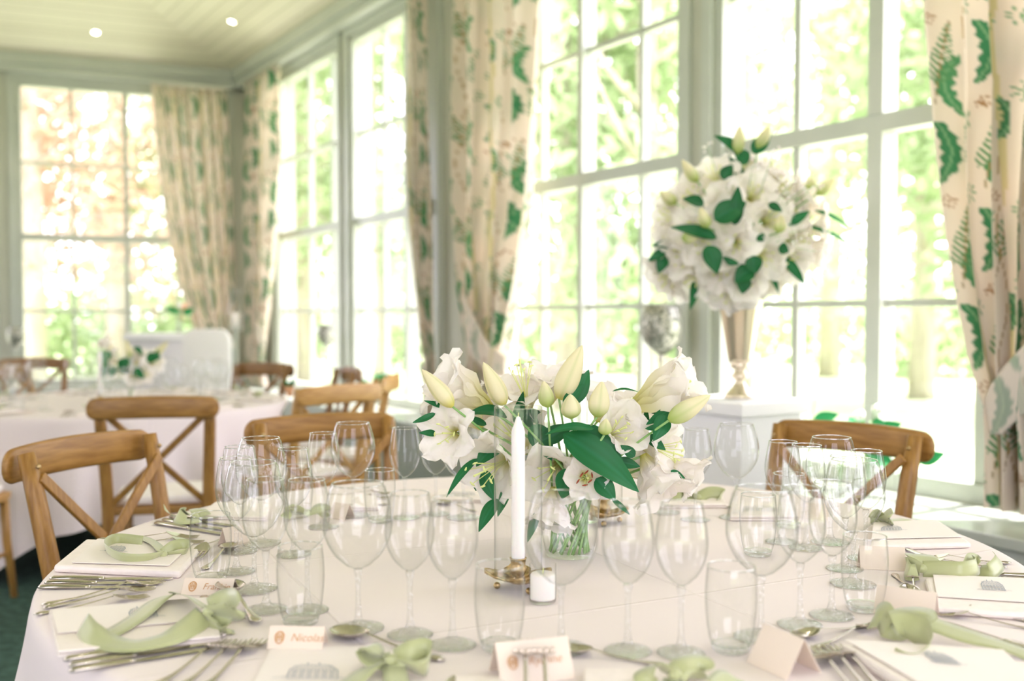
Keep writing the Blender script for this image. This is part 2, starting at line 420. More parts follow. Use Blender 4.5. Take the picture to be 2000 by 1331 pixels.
# latch plate on the pier
p = W1(sx(850), .055, 2.0)
t = thing('wall_switch', 'small pale metal plate fixed to the pier beside the narrow curtain', 'switch', W1(sx(852), .052, 1.97))
g = G(); wb(g, W1, sx(847), sx(858), 1.93, 2.04, .052, .062); obj('plate', g, M['frame'], t, world=True)
g = G(); wb(g, W1, sx(851), sx(854), 1.965, 2.005, .062, .072); obj('toggle', g, M['steel2'], t, world=True)

# ------------------------------------------------------------------ downlights
def downlight(x, y, W, N, U, lab):
    d0 = ray(x, y)
    # meet the ceiling plane z = Z0 + SL*(q-C0).N
    k = (Z0-SL*C0.dot(N)+SL*EYE.dot(N)-EYE.z)/(d0.z-SL*(d0.x*N.x+d0.y*N.y)) if True else 0
    p = EYE+d0*k
    nrm = Vector((SL*N.x, SL*N.y, -1)).normalized()
    t = thing('downlight', lab, 'ceiling light', p, 0, 'recessed ceiling downlights')
    q = nrm.to_track_quat('Z', 'Y').to_matrix().to_4x4()
    g = G(); g.lathe([(.030, .004), (.043, .006), (.046, 0)], 24); g.move(q); obj('bezel', g, M['chrome'], t, True)
    g = G(); g.lathe([(.0001, .004), (.030, .004)], 24); g.move(q); obj('lamp', g, M['lamp'], t)
    ld = bpy.data.lights.new('spot', 'SPOT'); ld.energy = 30; ld.spot_size = R(110); ld.spot_blend = .8; ld.color = (1, .87, .72); ld.shadow_soft_size = .04
    lo = bpy.data.objects.new('downlight_beam', ld); COL.objects.link(lo); lo.parent = t; lo.location = nrm*.03
    return t
downlight(187, 63, W2, N2, U2, 'recessed downlight in the far ceiling slope, left of the hip line')
downlight(453, 42, W1, N1, U1, 'recessed downlight in the boarded slope above the side windows')
for (X, Y, lab_) in ((.9, 2.6, 'unseen recessed downlight added above the right half of the big table'), (-1.2, 1.6, 'unseen recessed downlight added above the left edge of the big table')):  # two out-of-view lamps, added to brighten the big table
    pz = Z0+SL*((Vector((X, Y, 0))-C0).dot(N1))
    if (Vector((X, Y, 0))-C0).dot(N1) > 5: pz = zt
    dd = (Vector((X, Y, 0))-C0).dot(N1)
    pz = min(Z0+SL*dd, zt)
    t = thing('downlight', lab_, 'ceiling light', (X, Y, pz-.004), 0, 'recessed ceiling downlights')
    g = G(); g.lathe([(.030, -.004), (.043, -.006), (.046, 0)], 24); obj('bezel', g, M['chrome'], t, True)
    g = G(); g.lathe([(.0001, -.004), (.030, -.004)], 24); obj('lamp', g, M['lamp'], t)
    ld = bpy.data.lights.new('spot', 'SPOT'); ld.energy = 45; ld.spot_size = R(100); ld.spot_blend = .8; ld.color = (1, .87, .74); ld.shadow_soft_size = .04
    lo = bpy.data.objects.new('downlight_beam', ld); COL.objects.link(lo); lo.parent = t; lo.location = (0, 0, -.03)

# ------------------------------------------------------------------ outside
g = G(); g.add([(-60, -30, -.35), (80, -30, -.35), (80, 90, -.35), (-60, 90, -.35)], [(0, 1, 2, 3)])
struct('lawn', g, M['lawn'])
g = G(); wb(g, W1, -3, 14, -.35, -.30, -2.2, TH); wb(g, W2, -3, 7, -.35, -.30, -2.2, TH); struct('terrace_path', g, M['stone'])
def leafmat(name, c1, c2, tr=.4):
    m = mat(name, c1, .6)
    oi = nn(m, 'ShaderNodeNewGeometry')
    rp = nn(m, 'ShaderNodeValToRGB'); rp.color_ramp.elements[0].color = (*c1, 1); rp.color_ramp.elements[1].color = (*c2, 1)
    lk(m, oi.outputs['Random Per Island'], rp.inputs['Fac']); lk(m, rp.outputs['Color'], bsdf(m).inputs['Base Color'])
    t = nn(m, 'ShaderNodeBsdfTranslucent'); mx = nn(m, 'ShaderNodeMixShader'); mx.inputs[0].default_value = tr
    lk(m, rp.outputs['Color'], t.inputs['Color']); lk(m, bsdf(m).outputs[0], mx.inputs[1]); lk(m, t.outputs[0], mx.inputs[2])
    lk(m, mx.outputs[0], m.node_tree.nodes['Material Output'].inputs['Surface'])
    return m
LM = [leafmat('spring_leaves', (.44, .56, .31), (.62, .72, .46)), leafmat('beech_leaves', (.46, .31, .21), (.70, .53, .40)), leafmat('deep_leaves', (.28, .38, .18), (.45, .54, .30))]
def tree(X, Y, h, rad, kind, nl, lab, ls=.16, low=.28, seed=0):
    rs = np.random.RandomState(seed+11)
    t = thing('tree', lab, 'tree', (X, Y, -.35), 0, 'trees in the garden')
    g = G(); tr = .13*h/8+.05
    g.tube([(0, 0, 0), (.05, 0, h*.3), (-.08, .1, h*.6), (0, 0, h*.9)], [tr*1.3, tr, tr*.7, tr*.2], 10)
    for k in range(9):
        a = rs.rand()*6.28; z0 = h*(.25+.05*k); L = rad*(.5+.45*rs.rand())
        g.tube([(0, 0, z0), (math.cos(a)*L*.5, math.sin(a)*L*.5, z0+L*.25), (math.cos(a)*L, math.sin(a)*L, z0+L*.6)], [tr*.45, tr*.25, tr*.06], 6)
    obj('trunk', g, M['bark'], t, True)
    nc = 26
    cc = []
    for k in range(nc):
        a = rs.rand()*6.28; q = rad*math.sqrt(rs.rand())*.85; z = h*(low+(.97-low)*rs.rand())
        sh = math.sqrt(max(.1, 1-((z/h-.6)/.5)**2)); cc.append((math.cos(a)*q*sh, math.sin(a)*q*sh, z, rad*(.22+.2*rs.rand())))
    cc = np.array(cc); idx = rs.randint(0, nc, nl)
    ctr = cc[idx, :3]+rs.normal(size=(nl, 3))*cc[idx, 3:4]*.62
    d1 = rs.normal(size=(nl, 3)); d1 /= np.linalg.norm(d1, axis=1)[:, None]
    d2 = np.cross(d1, rs.normal(size=(nl, 3))); d2 /= np.linalg.norm(d2, axis=1)[:, None]
    s = ls*(.6+.8*rs.rand(nl, 1))
    P = np.stack([ctr-d1*s, ctr+d2*s*.45, ctr+d1*s, ctr-d2*s*.45], 1).reshape(-1, 3)
    g = G(); g.v = P.tolist(); g.f = [(4*i, 4*i+1, 4*i+2, 4*i+3) for i in range(nl)]
    obj('foliage', g, LM[kind], t)
def TP(x, Y): return (x-1000)/F*Y
trees = [(60, 19, 11, 3.2, 1, 'copper-leaved tree with a stout trunk beyond the far left panes'),
         (230, 23, 12, 3.6, 1, 'copper-leaved tree seen between the two left glazing bars'),
         (-150, 22, 11, 3.4, 1, 'copper-leaved tree beyond the left edge of the far wall'),
         (420, 26, 12, 4, 0, 'pale green tree behind the far corner curtain'),
         (590, 24, 11, 3.2, 0, 'tall green tree beyond the narrow side window'),
         (730, 21, 10, 2.6, 2, 'darker green tree beyond the side window left of the pier'),
         (1110, 17, 10, 2.8, 2, 'darker tree seen beside the big middle curtain'),
         (1270, 15, 9, 2.2, 0, 'bright green tree behind the silver mosaic goblet'),
         (1440, 20, 11, 3.2, 0, 'bright green tree behind the tall lily arrangement'),
         (1620, 26, 12, 3.4, 0, 'far bright tree right of the tall lily arrangement'),
         (1800, 19, 9.5, 2.6, 0, 'leafy green tree behind the rightmost panes'),
         (1990, 15, 9, 2.6, 2, 'darker green tree beyond the right curtain'),
         (2350, 17, 10, 3, 0, 'green tree beyond the right edge of the windows')]
for i, (x, Y, h, r_, k, lab) in enumerate(trees):
    tree(TP(x, Y), Y, h, r_, k, 3400, lab, .17, .2 if i % 2 else .28, i)
for i, (x, Y, wd, h) in enumerate([(100, 27, 9, 3.2), (640, 30, 8, 3), (1180, 28, 8, 3.0), (1650, 33, 10, 3.0), (2050, 26, 9, 2.6)]):
    rs = np.random.RandomState(90+i); nl = 3000
    P0 = np.stack([rs.uniform(-wd/2, wd/2, nl), rs.normal(size=nl)*.6, rs.rand(nl)**.7*h*(.75+.25*np.sin(rs.rand(nl)*6))], 1)
    d1 = rs.normal(size=(nl, 3)); d1 /= np.linalg.norm(d1, axis=1)[:, None]; d2 = np.cross(d1, rs.normal(size=(nl, 3))); d2 /= np.linalg.norm(d2, axis=1)[:, None]
    P = np.stack([P0-d1*.2, P0+d2*.1, P0+d1*.2, P0-d2*.1], 1).reshape(-1, 3)
    g = G(); g.v = P.tolist(); g.f = [(4*k, 4*k+1, 4*k+2, 4*k+3) for k in range(nl)]
    o = obj('hedge', g, LM[0]); o.location = (TP(x, Y), Y, -.35)
    tag(o, ['pale green hedge low beyond the far left window', 'green hedge low beyond the side windows', 'green hedge low behind the middle panes',
            'long green hedge beyond the lawn behind the plinth', 'green hedge low beyond the right window'][i], 'hedge', 'hedges across the lawn')

# ------------------------------------------------------------------ printed curtains
def botanical(a, b, ph):
    """colour of the printed cotton at fabric position a (across), b (up), in metres"""
    sh = a.shape; col = np.empty(sh+(3,)); col[...] = (.76, .665, .56)
    def paint(m, c): col[m] = c
    CW, CH = .33, .64
    aa = a+ph; ci = np.floor(aa/CW); u = aa-ci*CW; v = (b+ci*.31+ph*.7) % CH
    t = np.abs(u-.30-.012*np.sin(v*9))                        # pale bamboo-like stalk
    paint(t < .011, (.62, .54, .28))
    for (u0, v0, ln, wd, cv, c) in ((.07, .42, .24, .030, .05, (.045, .20, .085)), (.17, .02, .22, .026, -.05, (.06, .24, .10)), (.30, .22, .14, .02, .03, (.05, .19, .08))):
        q = (v-v0)/ln; ctr = u0+cv*np.sin(q*PI)                # wavy strap leaves
        w_ = wd*np.sqrt(np.clip(4*q*(1-q), 0, 1))*(1+.22*np.sin(q*38))
        d = np.abs(u-ctr); k = (q > 0) & (q < 1) & (d < w_); paint(k, c)
        paint(k & (d < .0035), (.20, .38, .2))
    for (u0, v0, ln, sgn) in ((.10, .12, .24, 1), (.22, .46, .22, -1)):   # fern fronds
        q = (v-v0)/ln; d = (u-u0-sgn*q*.05); s = np.abs(d)
        w_ = .062*(1-q)*np.clip(q*7, 0, 1)
        paint((q > 0) & (q < 1) & (s < w_) & (np.sin((v-s*.75)*2*PI/.021) > -.05), (.09, .25, .10))
        paint((q > -.25) & (q < 1) & (s < .0028), (.30, .22, .10))
    for (u0, v0) in ((.09, .36), (.18, .70), (.25, .03)):                # brown roots
        r = np.hypot(u-u0, (v-v0)*1.4); th = np.arctan2(v-v0, u-u0)
        paint((r < .030) & (np.sin(th*9+r*190) > .35) | (r < .008), (.34, .18, .07))
    d = np.abs(u-.21-.02*np.sin(v*14)); paint((d < .0028) & (v > .1) & (v < .7), (.42, .29, .13))
    for (u0, v0) in ((.03, .05), (.27, .60), (.02, .30)):                # small sprigs
        r = np.hypot(u-u0, v-v0); th = np.arctan2(v-v0, u-u0)
        paint((r < .034) & (np.cos(th*7) > .55-.2*np.sin(r*150)), (.13, .30, .14))
    return col
def curtain(W, left, right, d0, ztop, zbot, nf, fab, step, ph, lab, amp=.035, tie=None, name='curtain'):
    nu = int(fab/step); nv = int((ztop-zbot)/step)
    us = np.linspace(0, 1, nu+1); zs = np.linspace(ztop, zbot, nv+1)
    def interp(tab, z): return np.interp(-z, [-a for a, _ in tab], [b for _, b in tab])
    L = interp(left, zs); Rr = interp(right, zs)
    k = np.ones(5)/5; 
    U, Z = np.meshgrid(us, zs)
    s = L[:, None]+(Rr-L)[:, None]*U
    wav = np.sin(2*PI*nf*U+.5*np.sin(Z*1.7)+.6*np.sin(2*PI*U*2.3+1))
    width = np.clip(np.abs(Rr-L), .05, None)[:, None]
    d = d0+amp*wav*(1+.25*np.sin(7*U*PI))+.01*np.sin(Z*3+U*20)
    s = s+np.sign(Rr-L)[:, None]*.35*amp*np.cos(2*PI*nf*U)*np.sin(PI*U)
    base = np.array(W(0, 0, 0)); e1 = np.array(W(1, 0, 0))-base; e2 = np.array(W(0, 1, 0))-base
    P = base+s[..., None]*e1+d[..., None]*e2; P[..., 2] = Z
    col = botanical(U*fab, Z, ph).reshape(-1, 3)
    mid = P[nv//2, nu//2]
    t = thing(name, lab, 'curtain', (mid[0], mid[1], zbot), 0, 'botanical print curtains')
    g = G(); g.v = (P.reshape(-1, 3)-np.array([mid[0], mid[1], zbot])).tolist()
    idx = np.arange((nu+1)*(nv+1)).reshape(nv+1, nu+1)
    g.f = np.stack([idx[:-1, :-1], idx[:-1, 1:], idx[1:, 1:], idx[1:, :-1]], -1).reshape(-1, 4).tolist()
    g.c = col
    obj('fabric', g, M['print'], t, True)
    # pleated heading
    g = G(); sa, sb = min(L[0], Rr[0]), max(L[0], Rr[0])
    wb(g, W, sa, sb, ztop-.005, ztop+.02, d0-.03, d0+.02); obj('curtain_rail', g, M['steel2'], t, world=True)
    if tie:    # a band of the same print: list of (s, d, z_low, z_high)
        n = 30*(len(tie)-1); q = np.linspace(0, len(tie)-1, n+1); T_ = np.array(tie)
        cols = [np.interp(q, range(len(tie)), T_[:, i]) for i in range(4)]
        m = 16; pts = []; cc_a = []; cc_b = []
        for j in range(m+1):
            for i in range(n+1):
                z = cols[2][i]+(cols[3][i]-cols[2][i])*j/m
                pts.append(W(cols[0][i], cols[1][i]+.008*math.sin(PI*j/m), z)); cc_a.append(cols[0][i]+.2); cc_b.append(z*1.1+.33)
        g = G(); g.v = [tuple(p) for p in pts]
        g.f = [(j*(n+1)+i, j*(n+1)+i+1, (j+1)*(n+1)+i+1, (j+1)*(n+1)+i) for j in range(m) for i in range(n)]
        g.c = botanical(np.array(cc_a), np.array(cc_b), .11)*.6+np.array((.84, .77, .68))*.4
        o = obj('tieback', g, M['print'], t, True, world=True)
        so = o.modifiers.new('thick', 'SOLIDIFY'); so.thickness = .008
    return t
def e1(tab, d=.15):   # (y pixel, x pixel) -> (z, s) on the plane d in front of the window wall
    out = []
    for y, x in tab:
        s = sx(x, d); Y = 10.4-.835*s-.55*d; out.append((A(x, y, Y).z, s))
    return out
def e2(tab, d=.15):
    out = []
    for y, x in tab:
        s = sx2(x, d); Y = C0.y-.362*s-.932*d; out.append((A(x, y, Y).z, s))
    return out
# right curtain
Lc = e1([(-260, 1797), (0, 1810), (300, 1838), (450, 1858), (600, 1888), (700, 1912), (790, 1945), (860, 1950), (985, 1952)], .17)
Rc = [(3.6, sx(2330, .17)), (2.0, sx(2290, .17)), (1.2, sx(2140, .17)), (.95, sx(2060, .17)), (.7, sx(2075, .17)), (.5, sx(2085, .17))]
curtain(W1, Lc, Rc, .19, 3.52, .585, 7, 1.75, .0068, .02, 'wide botanical print curtain tied back at the right end of the window wall', .062,
        [(sx(1914, .25), .235, .93, .945), (sx(1932, .25), .25, .83, 1.0), (sx(1956, .27), .27, .84, 1.06), (sx(2000, .27), .26, .92, 1.15), (sx(2060, .2), .2, 1.02, 1.24), (sx(2120, .1), .06, 1.1, 1.3)])
# middle curtain
Lc = e1([(-450, 908), (0, 907), (400, 905), (560, 912), (700, 938), (760, 925), (860, 915)], .15)
Rc = e1([(-450, 1062), (0, 1052), (200, 1046), (400, 1035), (550, 1016), (640, 1000), (720, 985), (800, 995), (860, 1000)], .15)
curtain(W1, Lc, Rc, .19, 3.52, .565, 6, 1.5, .011, .10, 'botanical print curtain tied back on the right side of the pier', .06,
        [(sx(893, .1), .05, 1.33, 1.47), (sx(899, .2), .2, 1.15, 1.42), (sx(915, .28), .28, 1.0, 1.28), (sx(950, .3), .30, .88, 1.06), (sx(985, .25), .25, .88, .99)])
# narrow curtain left of the pier
Lc = e1([(20, 800), (300, 802), (450, 806), (560, 814), (660, 824), (720, 836), (800, 832)], .15)
Rc = e1([(20, 828), (300, 832), (600, 840), (720, 846), (800, 845)], .15)
curtain(W1, Lc, Rc, .15, 3.52, .56, 3, .7, .014, .22, 'narrow botanical print curtain gathered beside the left of the pier', .03,
        [(sx(826, .2), .22, .80, .92), (sx(836, .2), .22, .72, .9), (sx(846, .1), .1, .98, 1.1)])
# curtain on the window wall near the far corner
Lc = e1([(160, 490), (400, 488), (700, 490), (760, 488)], .12)
Rc = e1([(160, 548), (300, 552), (450, 541), (600, 526), (700, 515), (760, 522)], .12)
curtain(W1, Lc, Rc, .14, 3.52, .56, 5, 1.2, .016, .05, 'botanical print curtain in the far corner on the window wall side', .035,
        [(sx(516, .2), .2, .95, 1.1), (sx(500, .2), .2, 1.0, 1.2)])
Lc = e2([(180, 302), (330, 312), (460, 330), (560, 352), (640, 376), (700, 372)], .15)
Rc = e2([(180, 448), (400, 458), (640, 462), (700, 462)], .15)
curtain(W2, Lc, Rc, .16, 3.52, .56, 7, 1.7, .014, .16, 'botanical print curtain in the far corner covering the far wall window', .04)

# ------------------------------------------------------------------ crossback chairs
def make_chair(wm, name='crossback_chair'):
    t = thing(name, 'x', 'chair', (0, 0, 0), 0); uw = UP[wm.name]
    g = G()
    g.prism([(-.2, -.2), (.2, -.2), (.215, .12), (.19, .2), (.10, .225), (-.10, .225), (-.19, .2), (-.215, .12)], .435, .468)
    obj('seat', g, wm, t, bevel=.008)
    g = G()
    pts = [(-.175, -.17), (.175, -.17), (.195, .10), (.17, .18), (.09, .2), (-.09, .2), (-.17, .18), (-.195, .10)]
    g.prism(pts, .470, .505); obj('cushion', g, M['cushion'], t, bevel=.014)
    for sgn in (-1, 1):
        g = G(); g.tube([(sgn*.195, -.255, 0), (sgn*.192, -.215, .25), (sgn*.19, -.205, .46), (sgn*.195, -.225, .62), (sgn*.203, -.262, .80), (sgn*.207, -.288, .905)], [.017, .020, .022, .021, .020, .018], 12, 1.15)
        obj('leg', g, uw, t, True)
        g = G(); g.tube([(sgn*.195, .20, 0), (sgn*.18, .175, .25), (sgn*.175, .165, .44)], [.015, .018, .020], 10); obj('leg', g, uw, t, True)
        # crossing brace
        g = G(); n = 12; p = []
        for i in range(n+1):
            q = i/n; p.append((sgn*(.195-.375*q), -.250-.010*math.sin(PI*q)+.045*q-(.006*sgn), .85-.37*q))
        g.tube(p, .0185, 4, .5, (0, 1, .2)); obj('cross_brace', g, uw, t, bevel=.003)
        g = G(); g.tube([(sgn*.193, -.22, .2), (sgn*.182, .18, .2)], .010, 8); obj('stretcher', g, wm, t, True)
        g = G(); g.ball((sgn*.205, -.252, .875), .006, 6); obj('screw', g, M['brass'], t, True)
    g = G(); g.tube([(-.19, -.02, .2), (.19, -.02, .2)], .010, 8); obj('stretcher', g, wm, t, True)
    # curved top rail with rounded ends
    g = G(); n = 44
    vs = []; m = 12
    for i in range(n+1):
        q = math.sin(PI/2*(-1+2*i/n)); x = .245*q; yy = -.318-.030*(1-q*q); e = math.sqrt(max(0, 1-max(0, (abs(q)-.86)/.14)**2)); h = .004+.0375*e*(1+.06*(1-q*q)); th = .004+.008*e
        for k in range(m):
            a = 2*PI*k/m; cx, cz = math.cos(a), math.sin(a)
            cx = math.copysign(abs(cx)**.6, cx); cz = math.copysign(abs(cz)**.5, cz)
            vs.append((x, yy+cx*th, .871+cz*h+.008*(1-q*q)))
    fs = [(i*m+k, i*m+(k+1) % m, (i+1)*m+(k+1) % m, (i+1)*m+k) for i in range(n) for k in range(m)]+[tuple(range(m-1, -1, -1)), tuple(range(n*m, (n+1)*m))]
    g.add(vs, fs); obj('top_rail', g, wm, t, True)
    return t
def look(a, b): return math.atan2(b[1]-a[1], b[0]-a[0])-PI/2
TC = (.053, 1.985); LT = (-2.17, 5.45); TR = .915
ca = make_chair(M['wood']); cb = make_chair(M['wood2']); cc_ = make_chair(M['wood3'])
SEATS = []
def chair(pr, X, Y, to, lab, grp, da=0):
    a = look((X, Y), to)+da; SEATS.append((X, Y)); return put(pr, (X, Y, 0), a, lab, grp)
gm, gl_ = 'chairs round the big table', 'chairs round the far left table'
def seat_at(px, Yr, to, off=.33):    # chair placed so that its top rail stands at picture column px, depth Yr
    X = TP(px, Yr); v = Vector((to[0]-X, to[1]-Yr)).normalized(); return X+v.x*off, Yr+v.y*off
X, Y = seat_at(172, 2.56, TC); chair(ca, X, Y, TC, 'oak crossback chair at the left edge of the big table beside the folded napkin', gm, .10)
X, Y = seat_at(626, 3.10, TC); chair(ca, X, Y, TC, 'oak crossback chair across the big table behind the cluster of wine glasses', gm)
X, Y = seat_at(1665, 2.84, TC); chair(ca, X, Y, TC, 'oak crossback chair at the right side of the big table in front of the windows', gm)
X, Y = seat_at(350, 3.85, LT); chair(ca, X, Y, LT, 'oak crossback chair with its back to us, tucked at the far left table', gl_, -.30)
chair(cb, -2.38, 4.12, LT, 'crossback chair cut by the left edge, showing its cream seat cushion', gl_, .1)
X, Y = seat_at(674, 4.55, LT, .3); chair(cb, X, Y, LT, 'pale crossback chair pulled out to the right of the far left table', gl_, -.15)
X, Y = seat_at(678, 5.95, LT, .3); chair(cc_, X, Y, LT, 'dark crossback chair by the windows behind the pale one', gl_)
chair(cb, -.97, 5.33, (-4, 5.5), 'crossback chair seen edge-on between the pale chair and the windows', gl_)
X, Y = seat_at(512, 6.55, LT, .3); chair(cc_, X, Y, LT, 'dark crossback chair on the window side of the far left table', gl_)
X, Y = seat_at(48, 7.3, LT, .3); chair(cc_, X, Y, LT, 'dark crossback chair behind the far left table under the far window', gl_, -.2)
X, Y = seat_at(-10, 6.0, LT, .3); chair(ca, X, Y, LT, 'crossback chair whose rail shows at the left edge of the far left table', gl_)

# ------------------------------------------------------------------ round tables and cloths
def table(c, lab, clab, seed, hem=1.47, rot=.5):
    t = thing('round_table', lab, 'table', (c[0], c[1], 0), 0, 'round dining tables')
    g = G(); g.lathe([(.0001, .725), (TR-.02, .725), (TR-.008, .735), (TR-.008, .752), (TR-.02, .758), (.0001, .758)], 64); obj('tabletop', g, M['wood3'], t)
    for k in range(4):
        a = k*PI/2+.4; g = G(); g.tube([(math.cos(a)*.55, math.sin(a)*.55, 0), (math.cos(a)*.55, math.sin(a)*.55, .725)], .025, 10); obj('leg', g, M['wood3'], t)
    dents = []
    for (X, Y) in SEATS:
        dd = math.hypot(X-c[0], Y-c[1])
        if dd < 1.22: dents.append((math.atan2(Y-c[1], X-c[0]), dd-.27))
    N = 360; vs = []; fs = []; rs = np.random.RandomState(seed); ph = rs.rand(6)*6.28
    rad = [0.0001, .3, .6, .8, .88, TR-.012, TR-.003, TR+.003]; nd = 26
    for r in rad:
        for i in range(N): a = 2*PI*i/N; vs.append((r*math.cos(a), r*math.sin(a), .7625 if r < TR-.005 else (.7605 if r < TR else .7545)))
    for j in range(1, nd+1):
        for i in range(N):
            a = 2*PI*i/N; b = a-rot
            L = min(hem/max(abs(math.cos(b)), abs(math.sin(b)))-TR, .735); q = j/nd
            amp = .012+.055*q**.9; nf = 17
            w_ = math.sin(nf*a+1.3*math.sin(2*a+ph[0])+ph[1])*.7+.3*math.sin(29*a+ph[2])
            r = TR+.005+.055*q+amp*w_*min(1, q*2.2)
            for (sa, sr) in dents:      # the cloth is pushed in where a chair seat is tucked under it
                dl = abs((a-sa+PI) % (2*PI)-PI)
                if dl < .52:
                    k_ = 1 if dl < .34 else .5+.5*math.cos((dl-.34)/.18*PI); zz_ = L*q/.22; zz_ = min(1, zz_)**1.3
                    if r > sr: r -= (r-sr+.01*w_)*k_*zz_
            vs.append((r*math.cos(a), r*math.sin(a), .7545-L*q))
    m = len(rad)+nd
    fs = [(j*N+i, j*N+(i+1) % N, (j+1)*N+(i+1) % N, (j+1)*N+i) for j in range(m-1) for i in range(N)]
    g = G(); g.add(vs, fs); o = obj('tablecloth', g, M['cloth'], None, True); o.location = (c[0], c[1], 0)
    tag(o, clab, 'tablecloth', 'white tablecloths')
table(TC, 'big round dining table standing under the white cloth in front', 'white tablecloth on the big laid table in front, hanging to the carpet', 1)
table(LT, 'round dining table under the cloth at the far left', 'white tablecloth on the far left table, its corners hanging low', 2, 1.40, .35)
ZT_ = .7632

# ------------------------------------------------------------------ glasses
def glass(kind):
    t = thing({'big': 'wine_glass', 'med': 'wine_glass', 'tum': 'tumbler'}[kind], 'x', 'glass', (0, 0, 0))
    n = 40
    if kind == 'tum':
        pr = [(.0265, .010), (.0295, .018), (.0325, .035), (.0350, .060), (.0355, .080), (.0345, .1), (.0325, .118)]
        base = [(.0001, 0), (.022, 0), (.0258, .003), (.0268, .010), (.024, .009), (.015, .007), (.0001, .006)]
        g = G(); g.lathe(base, n); obj('base', g, M['foot'], t, True); rim = (.0325, .118)
    else:
        if kind == 'big':
            z0, h, fr = .090, .216, .0385
            ct = [(0.006, 0), (.018, .006), (.034, .020), (.046, .040), (.0515, .058), (.0505, .080), (.0465, .100), (.0405, .120), (.0375, .126)]
        else:
            z0, h, fr = .094, .207, .0335
            ct = [(.0045, 0), (.012, .005), (.0235, .016), (.032, .032), (.0360, .050), (.0360, .066), (.0335, .085), (.0300, .103), (.0280, .113)]
        pr = [(r, z0+z) for r, z in ct]
        g = G(); g.lathe([(.0001, 0), (fr*.9, 0), (fr, .0012), (fr*.98, .0022), (fr*.6, .0042), (fr*.3, .0075), (.0062, .014), (.0046, .022), (.0036, .040), (.0034, .062), (.0040, z0-.012), (.0062, z0-.003), (.0060, z0-.0005), (.0001, z0-.0005)], n)
        obj('foot', g, M['foot'], t, True); rim = (pr[-1][0], pr[-1][1])
    # smooth the profile
    P = np.array(pr); q = np.linspace(0, len(pr)-1, 26); f = [np.interp(q, range(len(pr)), P[:, k]) for k in (0, 1)]
    for _ in range(2): f[0][1:-1] = (f[0][:-2]+2*f[0][1:-1]+f[0][2:])/4
    g = G(); g.lathe(list(zip(f[0], f[1])), n); obj('bowl' if kind != 'tum' else 'body', g, M['glass'], t, True)
    g = G(); g.tube([(rim[0]*math.cos(2*PI*i/n), rim[0]*math.sin(2*PI*i/n), rim[1]) for i in range(n+1)], .0010, 6, cap=False); obj('rim', g, M['rim'], t, True)
    return t
GP = {k: glass(k) for k in ('big', 'med', 'tum')}
D = lambda *a: a
GL = [
 ('big', 700, 1229, 'large balloon wine glass on the left of the front row, behind the spoon'),
 ('med', 801, 1241, 'slim wine glass just right of the front left balloon glass'),
 ('med', 884, 1261, 'slim wine glass standing against the empty tumbler in front'),
 ('tum', 968, 1268, 'empty tumbler in front of the brass candle stand'),
 ('big', 1096, 1268, 'large balloon wine glass in front of the flower vase'),
 ('med', 1226, 1273, 'slim wine glass right of the balloon glass before the vase'),
 ('med', 1330, 1277, 'slim wine glass second to the right of the vase, in front'),
 ('tum', 1427, 1272, 'front tumbler right of the two slim glasses'),
 ('big', 1486, 1246, 'large balloon wine glass behind the front right tumbler'),
 ('med', 1562, 1222, 'slim wine glass between the right balloon glass and the right tumbler'),
 ('med', 1624, 1204, 'slim wine glass directly left of the tumbler near the blank place card'),
 ('tum', 1684, 1193, 'tumbler beside the blank cream place card on the right'),
 ('big', 1666, 1142, 'large balloon wine glass at the far right of the right cluster'),
 ('med', 1650, 1112, 'slim wine glass inside the right cluster, behind the wide balloon glass'),
 ('med', 1690, 1092, 'slim wine glass at the back of the right cluster near the napkin'),
 ('big', 1622, 1060, 'balloon wine glass of the right cluster in front of the chair rail'),
 ('med', 1574, 1072, 'slim wine glass of the right cluster seen against the chair rail'),
 ('med', 1530, 1060, 'slim wine glass at the left of the right cluster, below the chair rail end'),
 ('tum', 1480, 1085, 'tumbler low behind the right balloon glass'),
 ('tum', 1540, 1030, 'tumbler far right of the flowers before the window seat'),
 ('big', 1437, 1012, 'balloon wine glass in front of the white plinth'),
 ('med', 1358, 1016, 'slim wine glass in front of the white plinth beside the lilies'),
 ('med', 1300, 1002, 'slim wine glass half hidden behind the right of the lilies'),
 ('med', 791, 1012, 'slim wine glass alone between the chair and the left lily'),
 ('med', 851, 1005, 'slim wine glass under the left lily bloom'),
 ('big', 905, 1012, 'balloon wine glass behind the leaves left of the candle'),
 ('big', 690, 1008, 'balloon wine glass in front of the chair across the table'),
 ('med', 632, 1030, 'slim wine glass left of the balloon glass before the far chair'),
 ('tum', 582, 1010, 'tumbler low in front of the far chair rail'),
 ('tum', 742, 1020, 'tumbler beside the slim lone glass before the far chair'),
 ('big', 511, 1063, 'balloon wine glass at the back of the left cluster'),
 ('med', 486, 1072, 'slim wine glass at the back left of the left cluster'),
 ('med', 574, 1085, 'slim wine glass at the back right of the left cluster'),
 ('big', 497, 1152, 'balloon wine glass in the middle of the left cluster'),
 ('med', 462, 1118, 'slim wine glass at the left of the left cluster'),
 ('med', 520, 1192, 'slim wine glass in the left cluster, its foot near the gold card'),
 ('med', 577, 1193, 'slim wine glass rising out of the left front tumbler'),
 ('tum', 429, 1130, 'tumbler left of the left cluster, beside the tent card'),
 ('tum', 591, 1213, 'tumbler behind the gold-crested place card on the left'),
]
GPOS = []
